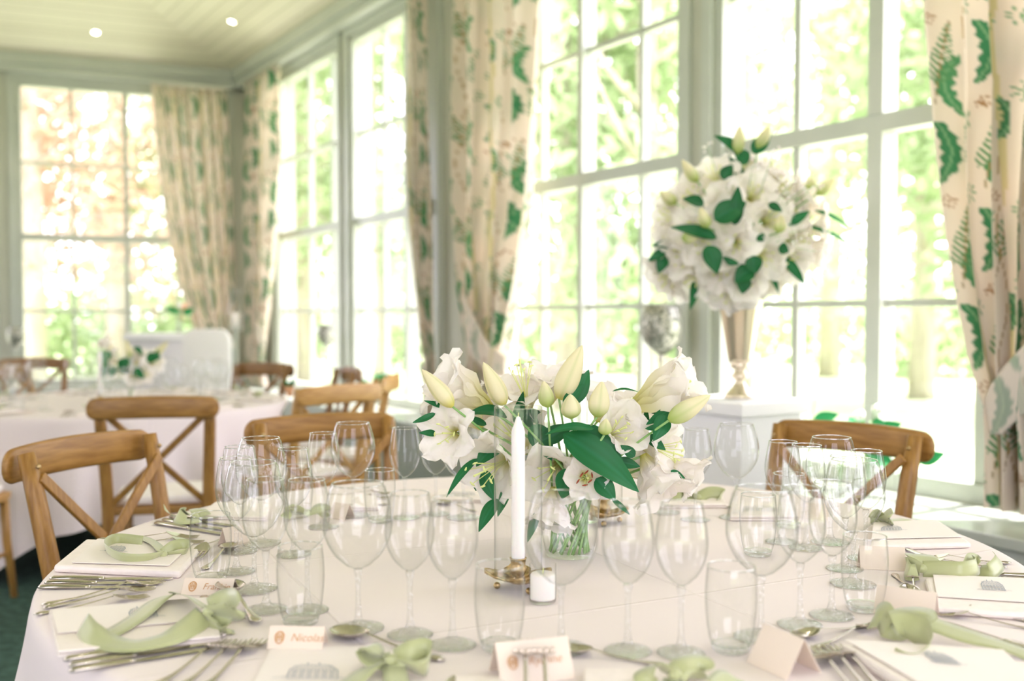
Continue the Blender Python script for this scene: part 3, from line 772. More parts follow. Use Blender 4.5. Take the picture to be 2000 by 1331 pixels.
for k, x, y, lab in GL:
    p = T(x, y, .7632); q = Vector((p.x, p.y, .7632))
    for _ in range(12):     # feet never share the same spot
        for (o, r0) in GPOS:
            r1 = {'big': .0385, 'med': .0335, 'tum': .036}[k]; v = q-o
            # allow feet to sit close but not through one another
            if v.length < (r0+r1)*.97: q += (v.normalized() if v.length > 1e-4 else Vector((1, 0, 0)))*((r0+r1)*.97-v.length+.001)
    GPOS.append((q.copy(), {'big': .0385, 'med': .0335, 'tum': .036}[k]))
    put(GP[k], q, random.random()*6, lab, 'glasses on the big table')

# ------------------------------------------------------------------ cutlery
def cutlery(kind, ln, m):
    t = thing({'fork': 'fork', 'knife': 'knife', 'spoon': 'spoon'}[kind], 'x', kind, (0, 0, 0))
    g = G(); L = ln
    def hnd(x1, z1, n=14):
        pts = []; rad = []
        for i in range(n+1):
            q = i/n; pts.append((x1*q, 0, .0022+.007*math.sin(PI*min(1, q*1.05))**2*.0+z1*max(0, q-.35)**1.4*1.6)); rad.append(.0030+.0052*math.exp(-((q-.06)/.22)**2)+.0006*math.cos(q*3))
        rad[0] = .003
        g.tube(pts, rad, 8, .32, (0, 0, 1)); return pts[-1]
    if kind == 'knife':
        pts = [(0, 0, .003), (.006, 0, .004), (L*.2, 0, .0045), (L*.40, 0, .004), (L*.44, 0, .0035)]
        g.tube(pts, [.004, .0078, .0080, .0062, .0050], 10, .55, (0, 0, 1)); obj('handle', g, m, t, True)
        g = G(); n = 16; vs = []
        for i in range(n+1):
            q = i/n; x = L*(.44+.56*q); wd = .0095*min(1, q*7+.4)*(1 if q < .7 else math.sqrt(max(.001, 1-((q-.7)/.3)**2)))
            for (yy, zz) in ((-wd*.75, .0030), (wd*.4, .0042), (wd, .0030), (wd*.4, .0018)): vs.append((x, yy, zz))
        g.add(vs, [(i*4+k, i*4+(k+1) % 4, (i+1)*4+(k+1) % 4, (i+1)*4+k) for i in range(n) for k in range(4)]+[(3, 2, 1, 0)]); obj('blade', g, m, t)
        return t
    e = hnd(L*.68, .012)
    obj('handle', g, m, t, True); g = G()
    if kind == 'fork':
        x0 = L*.68; n = 8; vs = []; zb = e[2]
        def zz(q): return zb*(1-q)-.004*math.sin(PI*q)+.002+.006*max(0, q-.75)
        for i in range(n+1):
            q = i/n*.42; wd = .003+.0108*math.sin(min(1, q/.30)*PI/2)
            for s_ in (-1, 1): vs.append((x0+(L-x0)*q, s_*wd, zz(q)+.0012)); vs.append((x0+(L-x0)*q, s_*wd, zz(q)-.0006))
        fs = []
        for i in range(n):
            a, b = i*4, (i+1)*4; fs += [(a, a+2, b+2, b), (a+1, b+1, b+3, a+3), (a, b, b+1, a+1), (a+2, a+3, b+3, b+2)]
        fs += [(n*4, n*4+2, n*4+3, n*4+1), (0, 1, 3, 2)]
        g.add(vs, fs)
        for k in range(4):
            yy = (-1.5+k)*.0078; p = [(x0+(L-x0)*q, yy, zz(q)+.0003) for q in (.38, .55, .7, .85, 1.0)]
            g.tube(p, [.0024, .0020, .0018, .0016, .0008], 6, .8, (0, 0, 1))
        obj('head', g, m, t)
    else:
        x0 = L*.67; n = 12; vs = []; Lb = L-x0
        for j in range(n+1):
            for i in range(17):
                rr = j/n; a = 2*PI*i/16
                x = x0+Lb*.5-math.cos(a)*rr*Lb*.5; wd = .0215*(1-.12*math.cos(a)); y = math.sin(a)*rr*wd
                z = .0012+.0085*rr*rr+(e[2]-.009)*max(0, math.cos(a))*rr**3
                vs.append((x, y, z))
        g.add(vs, [(j*17+i, j*17+i+1, (j+1)*17+i+1, (j+1)*17+i) for j in range(n) for i in range(16)])
        o = obj('head', g, m, t, True); so = o.modifiers.new('thick', 'SOLIDIFY'); so.thickness = .0009; so.offset = 1
    return t
CP = {'fork': cutlery('fork', .205, M['steel']), 'knife': cutlery('knife', .235, M['steel']), 'spoon': cutlery('spoon', .19, M['steel'])}
CL = {'fork': .205, 'knife': .235, 'spoon': .19}
def lay(kind, a, b, lab, grp=None, dz=0, tilt=0):
    p, q = T(*a, .764), T(*b, .764); v = q-p; s = min(1.12, max(.78, v.length/CL[kind]))
    tl = math.asin(max(-.3, min(.3, tilt/CL[kind])))
    r = put(CP[kind], (p.x, p.y, .7634+dz), (0, -tl, math.atan2(v.y, v.x)), lab, grp, s); return r
K1 = 'knives on the left of the table'; 
# setting against the folded napkin (left)
lay('knife', (98, 1133), (338, 1133), 'knife nearest the folded napkin, topmost of the three left edge knives', 'knives beside the folded napkin')
lay('knife', (88, 1141), (318, 1141), 'middle knife of the three lying at the left edge', 'knives beside the folded napkin')
lay('knife', (75, 1150), (305, 1149), 'lowest knife of the three lying at the left edge', 'knives beside the folded napkin')
lay('fork', (190, 1056), (388, 1052), 'fork above the folded napkin under the ribbon, upper one', 'forks above the folded napkin', .001)
lay('fork', (205, 1066), (398, 1062), 'fork above the folded napkin under the ribbon, lower one', 'forks above the folded napkin', .001)
lay('spoon', (398, 1114), (455, 1068), 'dessert spoon behind the tumbler by the folded napkin', None)
lay('fork', (450, 1046), (362, 1108), 'small dessert fork with its tines pointing at the folded napkin', None, .004)
# setting with the long loose ribbon (front left)
lay('fork', (82, 1184), (318, 1137), 'upper fork left of the ribbon-laid menu', 'forks above the ribbon-laid menu')
lay('fork', (84, 1190), (300, 1152), 'lower fork left of the ribbon-laid menu', 'forks above the ribbon-laid menu', .001)
lay('fork', (66, 1202), (290, 1166), 'fork mostly hidden under the ribbon-laid menu, only its handle end showing', 'forks above the ribbon-laid menu')
lay('knife', (124, 1293), (440, 1243), 'topmost of the three knives under the long ribbon', 'knives under the long ribbon')
lay('knife', (134, 1304), (430, 1256), 'middle one of the three knives under the long ribbon', 'knives under the long ribbon')
lay('knife', (135, 1315), (420, 1268), 'lowest of the three knives under the long ribbon', 'knives under the long ribbon')
lay('spoon', (503, 1222), (440, 1152), 'soup spoon standing above the bow beside the gold-crested card', None, .004, .004)
lay('fork', (395, 1165), (468, 1215), 'dessert fork with its tines peeking out below the bow', None)
# front left forks
lay('fork', (300, 1345), (448, 1252), 'left one of the three front forks', 'three forks at the front left')
lay('fork', (345, 1350), (478, 1254), 'middle one of the three front forks', 'three forks at the front left')
lay('fork', (388, 1355), (508, 1252), 'right one of the three front forks', 'three forks at the front left')
lay('spoon', (868, 1292), (650, 1238), 'long dessert spoon lying behind the small front bow', None)
lay('knife', (850, 1440), (885, 1325), 'knife whose tip shows at the bottom edge, right of the bow', None)
# front middle
lay('spoon', (1300, 1301), (1090, 1272), 'dessert spoon lying right of the front tent card', None)
lay('fork', (1030, 1440), (1025, 1302), 'left fork standing before the front tent card', 'forks before the front tent card', .012, .02)
lay('fork', (1075, 1440), (1058, 1302), 'right fork standing before the front tent card', 'forks before the front tent card', .012, .02)
# front right
lay('fork', (1720, 1400), (1576, 1268), 'left fork of the fanned stack by the tilted card', 'forks fanned at the front right')
lay('fork', (1745, 1395), (1596, 1262), 'middle fork of the fanned stack by the tilted card', 'forks fanned at the front right', .001)
lay('fork', (1770, 1390), (1616, 1258), 'right fork of the fanned stack by the tilted card', 'forks fanned at the front right')
lay('spoon', (1700, 1222), (1548, 1250), 'dessert spoon between the tilted card and the curled ribbon', None)
lay('fork', (1590, 1268), (1712, 1222), 'dessert fork with tines under the end of the curled ribbon', None)
lay('knife', (2075, 1290), (1835, 1214), 'upper knife under the curled ribbon on the right', 'knives under the curled ribbon')
lay('knife', (2085, 1302), (1845, 1226), 'lower knife under the curled ribbon on the right', 'knives under the curled ribbon')
lay('fork', (2050, 1210), (1828, 1170), 'upper one of the three forks on the right of the table', 'three forks on the right')
lay('fork', (2050, 1222), (1832, 1186), 'middle one of the three forks on the right of the table', 'three forks on the right')
lay('fork', (2048, 1236), (1836, 1200), 'lower one of the three forks on the right of the table', 'three forks on the right')
lay('spoon', (1746, 1122), (1776, 1158), 'small spoon lying upright beside the blank place card', None)
lay('fork', (1790, 1175), (1780, 1128), 'dessert fork caught under the flat bow on the right', None, .003)
lay('knife', (2050, 1130), (1860, 1118), 'knife right of the flat bow, upper one', 'knives by the flat bow')
lay('knife', (2055, 1138), (1862, 1126), 'knife right of the flat bow, lower one', 'knives by the flat bow')
lay('fork', (1975, 1102), (1800, 1092), 'fork passing under the flat bow, upper one', 'forks by the flat bow', .001)
lay('fork', (1968, 1110), (1790, 1101), 'fork passing under the flat bow, lower one', 'forks by the flat bow', .001)
lay('knife', (1850, 1108), (1750, 1066), 'slim knife pointing at the flat bow from behind', None, .002)
# far left setting
lay('knife', (303, 1024), (450, 1048), 'front knife below the distant left ribbon', 'knives of the setting in front of the left chair')
lay('knife', (318, 1018), (462, 1040), 'middle knife below the distant left ribbon', 'knives of the setting in front of the left chair')
lay('knife', (332, 1012), (474, 1032), 'back knife below the distant left ribbon', 'knives of the setting in front of the left chair')
lay('spoon', (760, 985), (700, 992), 'spoon in front of the far chair, among the back settings', None)
lay('spoon', (930, 1000), (862, 984), 'spoon behind the leaves, left of the candle', None)
lay('fork', (640, 968), (720, 966), 'fork across the table in front of the far chair, upper', 'forks before the far chair')
lay('fork', (636, 974), (716, 974), 'fork across the table in front of the far chair, lower', 'forks before the far chair')
lay('knife', (1290, 985), (1420, 992), 'knife behind the lilies in front of the plinth', None)

# ------------------------------------------------------------------ napkins, menus, place cards
def slab(name, c, th, m, lab, cat, z0, grp=None, layers=1, bev=.003, root=None):
    """a folded sheet: four picture corners on the table, th thick"""
    P = [T(*q, z0+th) for q in c]
    ctr = sum(P, Vector())/4; o = None
    g = G()
    for k in range(layers):
        a = z0+th*k/layers; b = z0+th*(k+1)/layers-.0006; f = 1-.006*(k % 2)
        g.hexa([(ctr.x+(p.x-ctr.x)*f, ctr.y+(p.y-ctr.y)*f, a) for p in P], [(ctr.x+(p.x-ctr.x)*f, ctr.y+(p.y-ctr.y)*f, b) for p in P])
    t = thing(name, lab, cat, (ctr.x, ctr.y, z0), 0, grp)
    obj('folds' if name == 'napkin' else 'sheet', g, m, t, world=True, bevel=bev)
    return t, P, ctr
def bil(P, u, v, dz=.0012):
    a = P[0]+(P[1]-P[0])*u; b = P[3]+(P[2]-P[3])*u; p = a+(b-a)*v; return Vector((p.x, p.y, p.z+dz))
def crest(t, P, u0, v0, su, sv, seed=1):
    """small ink drawing of a country house: outline, roof, windows, hatching"""
    g = G()
    def ln(a, b, wd=.0007):
        p, q = bil(P, u0+a[0]*su, v0+a[1]*sv), bil(P, u0+b[0]*su, v0+b[1]*sv); d = (q-p).normalized(); s = Vector((-d.y, d.x, 0))*wd
        g.add([p-s, q-s, q+s, p+s], [(0, 1, 2, 3)])
    for a, b in (((0, 0), (1, 0)), ((0, 0), (0, .55)), ((1, 0), (1, .55)), ((0, .55), (.2, .85)), ((.2, .85), (.8, .85)), ((.8, .85), (1, .55)), ((0, .55), (1, .55)), ((.35, .85), (.35, 1)), ((.6, .85), (.6, 1)), ((-.3, 0), (0, .1)), ((1, .1), (1.3, 0))): ln(a, b)
    for k in range(6):
        x = .08+k*.155
        for y in (.08, .32): ln((x, y), (x, y+.15)); ln((x+.07, y), (x+.07, y+.15)); ln((x, y+.15), (x+.07, y+.15)); ln((x, y), (x+.07, y))
    for k in range(12): ln((.05+k*.08, .57), (.1+k*.07, .83), .0004)
    obj('printed_drawing', g, M['ink'], t, world=True)
def text(s, size, m, t, loc, rx, rz, shear=.25, name='lettering'):
    cu = bpy.data.curves.new(name, 'FONT'); cu.body = s; cu.size = size; cu.shear = shear; cu.extrude = .0001; cu.offset = -.00012; cu.align_x = 'LEFT'; cu.align_y = 'CENTER'
    cu.materials.append(m); o = bpy.data.objects.new(name, cu); COL.objects.link(o)
    bpy.context.view_layer.update(); me = bpy.data.meshes.new_from_object(o.evaluated_get(bpy.context.evaluated_depsgraph_get())); bpy.data.objects.remove(o)
    o = bpy.data.objects.new(name, me); COL.objects.link(o); o.parent = t; o.location = loc; o.rotation_euler = (rx, 0, rz)
    return o
NAP = 'folded white napkins'; MEN = 'printed menus'
t, P, c = slab('napkin', [(104, 1104), (352, 1116), (398, 1064), (168, 1052)], .014, M['napkin'], 'thick folded white napkin at the left edge with a ribbon on top', 'napkin', .7634, NAP, 1, .0055)
t, P, c = slab('menu', [(140, 1098), (330, 1104), (378, 1060), (190, 1052)], .002, M['menu'], 'white menu lying on the folded napkin at the left edge', 'menu', .7785, MEN)
crest(t, P, .22, .45, .18, .25)
t, P, c = slab('napkin', [(112, 1272), (432, 1242), (415, 1172), (94, 1192)], .010, M['napkin'], 'folded white napkin beneath the long loose ribbon', 'napkin', .7634, NAP, 2)
t, P, c = slab('menu', [(112, 1236), (418, 1208), (405, 1166), (99, 1190)], .002, M['menu'], 'white menu under the long loose ribbon, grey house drawing on it', 'menu', .7745, MEN)
crest(t, P, .47, .25, .17, .52)
t, P, c = slab('menu', [(470, 1380), (800, 1392), (768, 1262), (530, 1262)], .002, M['menu'], 'white menu at the bottom edge with a grey house drawing, left of the small bow', 'menu', .7634, MEN)
crest(t, P, .22, .42, .34, .26)
t, P, c = slab('napkin', [(880, 1400), (1000, 1400), (985, 1318), (890, 1318)], .008, M['napkin'], 'folded napkin cut by the bottom edge beside the tent card', 'napkin', .7634, NAP, 2)
t, P, c = slab('napkin', [(1130, 1420), (1420, 1420), (1400, 1304), (1140, 1304)], .010, M['napkin'], 'folded napkin cut by the bottom edge under the middle bow', 'napkin', .7634, NAP, 2)
t, P, c = slab('napkin', [(1830, 1372), (2090, 1405), (2010, 1290), (1640, 1256)], .016, M['napkin'], 'folded white napkin at the front right under the curled ribbon', 'napkin', .7634, NAP, 1, .0055)
t, P, c = slab('menu', [(1790, 1330), (2060, 1362), (1960, 1268), (1650, 1248)], .002, M['menu'], 'white menu on the front right napkin with a grey house drawing', 'menu', .7805, MEN)
crest(t, P, .40, .50, .16, .3)
t, P, c = slab('napkin', [(1822, 1186), (2110, 1206), (2060, 1140), (1806, 1128)], .012, M['napkin'], 'folded white napkin by the flat bow at the right edge', 'napkin', .7634, NAP, 1, .0055)
t, P, c = slab('menu', [(1830, 1164), (2080, 1180), (2040, 1130), (1822, 1122)], .002, M['menu'], 'white menu at the right edge with a grey house drawing', 'menu', .7765, MEN)
crest(t, P, .40, .35, .18, .45)
t, P, c = slab('napkin', [(1700, 1066), (1898, 1060), (1832, 1018), (1706, 1026)], .012, M['napkin'], 'folded white napkin at the far right edge nearest the window seat', 'napkin', .7634, NAP, 1, .0055)
t, P, c = slab('menu', [(1702, 1052), (1880, 1048), (1828, 1014), (1706, 1020)], .002, M['menu'], 'white menu on the napkin nearest the window seat', 'menu', .7765, MEN)
crest(t, P, .12, .4, .25, .3)
t, P, c = slab('napkin', [(1425, 1008), (1560, 1008), (1550, 982), (1428, 980)], .012, M['napkin'], 'folded white napkin behind the right balloon glass, before the plinth', 'napkin', .7634, NAP, 2)
crest(t, P, .2, .3, .5, .4)
t, P, c = slab('napkin', [(385, 1006), (520, 1010), (530, 982), (420, 980)], .010, M['napkin'], 'folded white napkin behind the distant left ribbon', 'napkin', .7634, NAP, 2)
t, P, c = slab('napkin', [(600, 990), (740, 990), (735, 966), (612, 966)], .010, M['napkin'], 'folded white napkin in front of the far chair', 'napkin', .7634, NAP, 2)
t, P, c = slab('napkin', [(850, 975), (960, 975), (955, 955), (855, 955)], .010, M['napkin'], 'folded white napkin at the far edge behind the leaves', 'napkin', .7634, NAP, 2)
crest(t, P, .2, .3, .5, .4)
t, P, c = slab('napkin', [(1260, 985), (1420, 985), (1410, 962), (1265, 962)], .010, M['napkin'], 'folded white napkin under the far green bow', 'napkin', .7634, NAP, 2)

def tent(px, ang, lab, wd=.085, h=.036, words=None, half=.018, back=False):
    """folded tent card; ang = direction of its ridge, in degrees"""
    p = T(*px, .7634); t = thing('place_card', lab, 'card', (p.x, p.y, .7634), R(ang), 'folded place cards')
    g = G(); th = .0006
    for s in (-1, 1):
        g.hexa([(-wd/2, s*half, 0), (wd/2, s*half, 0), (wd/2, s*(half-th*2), 0), (-wd/2, s*(half-th*2), 0)], [(-wd/2, s*th, h), (wd/2, s*th, h), (wd/2, 0, h-.0005), (-wd/2, 0, h-.0005)])
    obj('folded_card', g, M['card'], t)
    if words is not None:
        sl = math.atan2(h, half); n = Vector((0, -math.sin(sl), math.cos(sl)))
        o = text(words, .0155, M['gold'], t, Vector((-wd*.10, -half*.5, h*.5))+n*.0006, sl, 0)
        g = G()     # gold crest: shield, crown bars
        e = Vector((1, 0, 0)); u = Vector((0, half, h)).normalized(); c0 = Vector((-wd*.30, -half*.5, h*.5))+n*.0007
        def pt(a, b): return c0+e*a+u*b
        ring = [pt(.0075*math.cos(a)*(1 if math.sin(a) > 0 else .9), .009*math.sin(a)) for a in np.linspace(0, 2*PI, 20)]
        inn = [c0+(q-c0)*.80 for q in ring]
        for i in range(19): g.add([ring[i], ring[i+1], inn[i+1], inn[i]], [(0, 1, 2, 3)])
        for k in (-.004, -.0015, .0015, .004): g.add([pt(k-.0007, -.005), pt(k+.0007, -.005), pt(k+.0007, .006), pt(k-.0007, .006)], [(0, 1, 2, 3)])
        g.add([pt(-.005, .0002), pt(.005, .0002), pt(.005, .0014), pt(-.005, .0014)], [(0, 1, 2, 3)])
        obj('crest', g, M['gold'], t)
    return t
tent((410, 1158), -4, 'cream place card with gold crest behind the upright spoon on the left', .086, .024, words='Frankie')
tent((582, 1262), -3, 'cream place card with gold crest in front of the left tumbler', .078, .028, words='Nicolas')
tent((1038, 1318), 16, 'cream tent card with gold crest at the bottom edge, forks before it', .098, .046, words='Ryanne', half=.03)
tent((1530, 1304), -62, 'cream tent card standing edge-on at the front right', .075, .048, half=.03)
tent((1770, 1200), -33, 'blank cream tent card behind the curled ribbon', .088, .040, half=.024)
tent((1722, 1108), -12, 'blank cream tent card behind the right tumbler', .080, .038, half=.024)
tent((456, 1063), 48, 'small folded card behind the left tumbler, corner up', .05, .036)
tent((668, 1012), -35, 'small folded card among the back glasses in front of the far chair', .05, .034)
tent((1595, 1012), -20, 'small folded card behind the right cluster of glasses', .05, .034)

# ------------------------------------------------------------------ ribbons
def catmull(P, n):
    P = [np.array(p, float) for p in P]; P = [2*P[0]-P[1]]+P+[2*P[-1]-P[-2]]; out = []
    for i in range(1, len(P)-2):
        for k in range(n):
            t = k/n; out.append(.5*((2*P[i])+(-P[i-1]+P[i+1])*t+(2*P[i-1]-5*P[i]+4*P[i+1]-P[i+2])*t*t+(-P[i-1]+3*P[i]-3*P[i+1]+P[i+2])*t**3))
    out.append(P[-2]); return out
def strip(name, pts, wd, root):
    """pts: (x px, y px, height above the table, roll in degrees, [width factor])"""
    Q = []
    for p in pts:
        w3 = T(p[0], p[1], .764+p[2]); Q.append((w3.x, w3.y, w3.z, p[3], p[4] if len(p) > 4 else 1))
    C = catmull(Q, 8); vs = []
    for i, c in enumerate(C):
        p = Vector(c[:3]); t = Vector((C[min(i+1, len(C)-1)]-C[max(i-1, 0)])[:3]).normalized()
        s = t.cross(Vector((0, 0, 1)));
        s = s.normalized() if s.length > .05 else Vector((1, 0, 0))
        s = Matrix.Rotation(R(c[3]), 3, t) @ s
        for k in (-1, -.33, .33, 1):
            q = p+s*(wd/2*c[4]*k); q.z = max(q.z, .7645); vs.append(q)
    g = G(); g.add(vs, [(i*4+k, i*4+k+1, (i+1)*4+k+1, (i+1)*4+k) for i in range(len(C)-1) for k in range(3)])
    o = obj(name, g, M['ribbon'], root, True, world=True); so = o.modifiers.new('thick', 'SOLIDIFY'); so.thickness = .0005
    return o
def bow(px, lab, strips, wd=.026, knot=None):
    p = T(*px, .766); t = thing('ribbon_bow', lab, 'ribbon', p, 0, 'sage green ribbons')
    for n_, pts in strips: strip(n_, pts, wd, t)
    if knot:
        k = T(knot[0], knot[1], .764+knot[2]); g = G(); g.ball(k, .009, 8, (1, .8, .9)); obj('knot', g, M['ribbon'], t, True, world=True)
    return t
bow((400, 1185), 'long sage ribbon with a standing bow, its tail looping over the front left menu', [
    ('loop', [(408, 1190, .03, 60), (438, 1172, .045, 60), (458, 1178, .05, 80), (456, 1195, .04, 60), (412, 1198, .028, 50)]),
    ('loop', [(408, 1200, .025, 70), (425, 1212, .02, 60), (442, 1222, .015, 80), (436, 1232, .008, 60), (405, 1215, .015, 70)]),
    ('tail', [(402, 1192, .03, 40), (380, 1172, .03, 30), (345, 1160, .022, 20), (310, 1172, .02, 10), (270, 1205, .016, 5), (215, 1238, .012, 0), (185, 1238, .016, 10)]),
    ('tail', [(160, 1220, .022, 60), (176, 1240, .018, 45), (210, 1256, .012, 20), (262, 1262, .012, 10), (330, 1248, .014, 15), (370, 1225, .018, 30), (400, 1202, .024, 40)]),
], .035, (407, 1196, .03))
bow((318, 1078), 'sage ribbon bow with one wide loop on the folded left napkin', [
    ('loop', [(318, 1084, .018, 50), (285, 1092, .02, 70), (235, 1090, .022, 80), (206, 1070, .024, 80), (225, 1054, .024, 80), (278, 1058, .022, 70)]),
    ('loop', [(318, 1080, .018, 20), (305, 1064, .020, 10), (282, 1052, .018, 0), (262, 1048, .015, 0)]),
    ('loop', [(320, 1082, .018, 50), (342, 1066, .024, 60), (366, 1066, .022, 80), (362, 1080, .016, 60), (326, 1086, .014, 50)]),
    ('tail', [(318, 1086, .014, 30), (322, 1094, .01, 10), (322, 1102, .006, 0)]),
], .022, (318, 1084, .018))
bow((365, 1005), 'sage ribbon on the cutlery in front of the left chair', [
    ('loop', [(385, 1012, .012, 20), (362, 1000, .02, 40), (345, 1006, .02, 60), (360, 1018, .012, 20), (390, 1016, .01, 10)]),
    ('loop', [(372, 1000, .02, 10), (390, 1000, .018, 20), (400, 1008, .012, 10)]),
    ('tail', [(350, 1010, .012, 20), (332, 1004, .012, 40), (325, 994, .02, 60)]),
    ('tail', [(385, 1012, .01, 5), (410, 1010, .006, 0), (445, 1002, .004, 0)]),
], .03, (382, 1011, .014))
bow((765, 1278), 'small sage bow at the bottom edge, in front of the long spoon', [
    ('loop', [(762, 1288, .018, 30), (738, 1276, .026, 20), (722, 1262, .030, 0), (712, 1272, .02, -20), (730, 1290, .014, 10), (756, 1292, .014, 30)]),
    ('loop', [(770, 1288, .018, 40), (800, 1276, .026, 60), (834, 1272, .026, 80), (838, 1294, .018, 80), (820, 1308, .012, 60), (776, 1294, .014, 40)]),
    ('tail', [(745, 1292, .014, 20), (715, 1310, .010, 10), (680, 1340, .006, 0), (650, 1362, .003, 0)]),
    ('tail', [(764, 1290, .014, 10), (770, 1310, .010, 5), (776, 1340, .006, 0), (784, 1370, .003, 0)]),
], .031, (764, 1290, .018))
bow((1318, 1300), 'sage bow cut by the bottom edge below the slim glasses', [
    ('loop', [(1316, 1318, .02, 30), (1296, 1304, .028, 40), (1280, 1300, .03, 20), (1262, 1318, .02, 0), (1262, 1338, .01, 0)]),
    ('loop', [(1320, 1318, .02, 30), (1338, 1298, .03, 20), (1366, 1296, .03, 30), (1374, 1314, .02, 60), (1345, 1326, .012, 30)]),
    ('tail', [(1318, 1322, .012, 10), (1322, 1350, .008, 0), (1330, 1380, .004, 0)]),
    ('tail', [(1400, 1340, .02, 20), (1420, 1322, .02, 20), (1440, 1325, .015, 0)]),
], .030, (1318, 1318, .02))
bow((1760, 1220), 'curled sage ribbon snaking across the front right menu to the edge', [
    ('loop', [(1702, 1212, .016, 30), (1722, 1200, .030, 60), (1738, 1222, .022, 60), (1752, 1226, .018, 40), (1762, 1210, .026, 30), (1800, 1206, .030, 30), (1808, 1224, .026, 40)]),
    ('tail', [(1744, 1218, .030, 40), (1768, 1218, .03, 50), (1800, 1234, .026, 70), (1814, 1256, .02, 80), (1808, 1272, .014, 60), (1778, 1282, .010, 30), (1746, 1276, .012, 40)]),
    ('tail', [(1800, 1212, .028, 20), (1845, 1228, .022, 10), (1900, 1246, .018, 10), (1960, 1262, .014, 0), (2020, 1285, .010, 0), (2080, 1320, .004, 0)]),
], .040)
bow((1800, 1108), 'flat sage bow with a long loop beside the right edge menu', [
    ('loop', [(1800, 1110, .018, 50), (1780, 1098, .026, 60), (1786, 1092, .028, 30), (1830, 1094, .024, 20), (1838, 1100, .018, 10)]),
    ('loop', [(1802, 1112, .018, 60), (1840, 1112, .022, 70), (1880, 1114, .024, 80), (1908, 1108, .026, 80), (1906, 1098, .026, 60)]),
    ('loop', [(1798, 1112, .02, 70), (1785, 1108, .022, 80), (1770, 1104, .022, 80), (1774, 1118, .016, 70), (1792, 1118, .016, 60)]),
    ('tail', [(1912, 1116, .010, 40), (1935, 1116, .014, 60), (1952, 1100, .022, 60), (1948, 1088, .028, 50)]),
    ('tail', [(1890, 1112, .02, 60), (1892, 1098, .026, 80), (1904, 1098, .022, 80), (1906, 1108, .016, 60)]),
], .029, (1801, 1112, .018))
bow((1362, 968), 'sage bow on the far napkin in front of the white plinth', [
    ('loop', [(1362, 972, .014, 40), (1340, 962, .024, 60), (1318, 964, .022, 60), (1330, 976, .010, 30), (1360, 974, .010, 30)]),
    ('loop', [(1364, 972, .014, 40), (1388, 962, .026, 60), (1410, 966, .022, 70), (1400, 976, .012, 40)]),
    ('tail', [(1360, 974, .01, 10), (1335, 980, .004, 0), (1312, 984, .002, 0)]),
], .03, (1363, 972, .014))
bow((1728, 1008), 'sage bow peeking out behind the balloon glass near the window seat', [
    ('loop', [(1722, 1014, .014, 40), (1735, 1004, .03, 70), (1738, 1014, .03, 60), (1726, 1020, .012, 30)]),
    ('loop', [(1720, 1014, .014, 40), (1706, 1004, .03, 60), (1700, 1014, .02, 60), (1716, 1018, .012, 30)]),
    ('tail', [(1724, 1016, .01, 10), (1750, 1016, .006, 0), (1770, 1014, .004, 0)]),
], .028, (1722, 1014, .014))
bow((560, 1000), 'sage bow dimly seen through the left cluster of glasses', [
    ('loop', [(600, 1002, .014, 40), (575, 994, .024, 60), (556, 1000, .02, 60), (570, 1008, .010, 30)]),
    ('loop', [(602, 1002, .014, 40), (622, 994, .026, 60), (640, 1000, .022, 70), (625, 1008, .012, 40)]),
], .026, (601, 1002, .014))

# ------------------------------------------------------------------ candle stands and votive
def candle_set(p, labs, leaves=(3.05, .15, 1.6, 4.9)):
    g0 = 'brass candle stands'
    t = thing('candle_stand', labs[0], 'candlestick', p, 0, g0)
    g = G()
    for j, a in enumerate(leaves):        # curled leaf shaped dish
        def fn(u, v, a=a):
            q = u; wd = .024*math.sin(PI*min(1, .12+.86*q))**.8*(1+.08*math.sin(q*22)); s = (v-.5)*2
            r = .004+.052*q; z = .014+.014*q*q+.010*s*s*(1-.3*q)
            return (math.cos(a)*r-math.sin(a)*wd*s, math.sin(a)*r+math.cos(a)*wd*s, z)
        g.grid(fn, 14, 8)
    o = obj('leaf_dish', g, M['brass'], t, True); so = o.modifiers.new('thick', 'SOLIDIFY'); so.thickness = .002
    for k in range(3):
        a = leaves[0]+k*2*PI/3+.1*k; g = G(); g.ball((math.cos(a)*.036, math.sin(a)*.036, .006), .006, 8); obj('ball_foot', g, M['brass'], t, True)
    g = G(); g.lathe([(.0001, .012), (.012, .013), (.009, .022), (.0135, .030), (.015, .036), (.012, .042), (.0135, .052), (.0150, .054), (.0125, .0545), (.0115, .046), (.0001, .046)], 24); obj('cup', g, M['brass'], t, True)
    c = thing('taper_candle', labs[1], 'candle', (p[0], p[1], p[2]+.0465), 0, 'white taper candles')
    g = G(); g.lathe([(.0001, 0), (.0112, 0), (.0115, .004), (.0115, .222), (.0095, .228), (.0035, .246), (.0001, .248)], 24); obj('wax', g, M['wax'], c, True)
    g = G(); g.tube([(0, 0, .246), (.001, 0, .254)], .0007, 6); obj('wick', g, M['stamen'], c)
    h = thing('glass_chimney', labs[2], 'candle shade', (p[0], p[1], p[2]+.027), 0, 'clear glass candle tubes')
    g = G(); g.lathe([(.0405, 0), (.0405, .283)], 48); obj('tube', g, M['glass'], h, True)
    for z in (0, .283):
        g = G(); g.tube([(.0397*math.cos(a), .0397*math.sin(a), z) for a in np.linspace(0, 2*PI, 49)], .0011, 6, cap=False); obj('rim', g, M['crystal'], h, True)
p = T(1012, 1152, .7632)
candle_set((p.x, p.y, .7632), ['brass leaf-shaped candle stand on ball feet in front of the lilies', 'white taper candle in the brass stand in front of the lilies', 'tall clear glass tube around the front taper candle'])
p = T(1180, 1022, .7632)
candle_set((p.x, p.y, .7632), ['brass leaf-shaped candle stand behind the flower vase', 'white taper candle hidden behind the lilies', 'clear glass tube behind the lilies'], (.2, 2.3, 4.2))
p = T(1060, 1176, .7632)
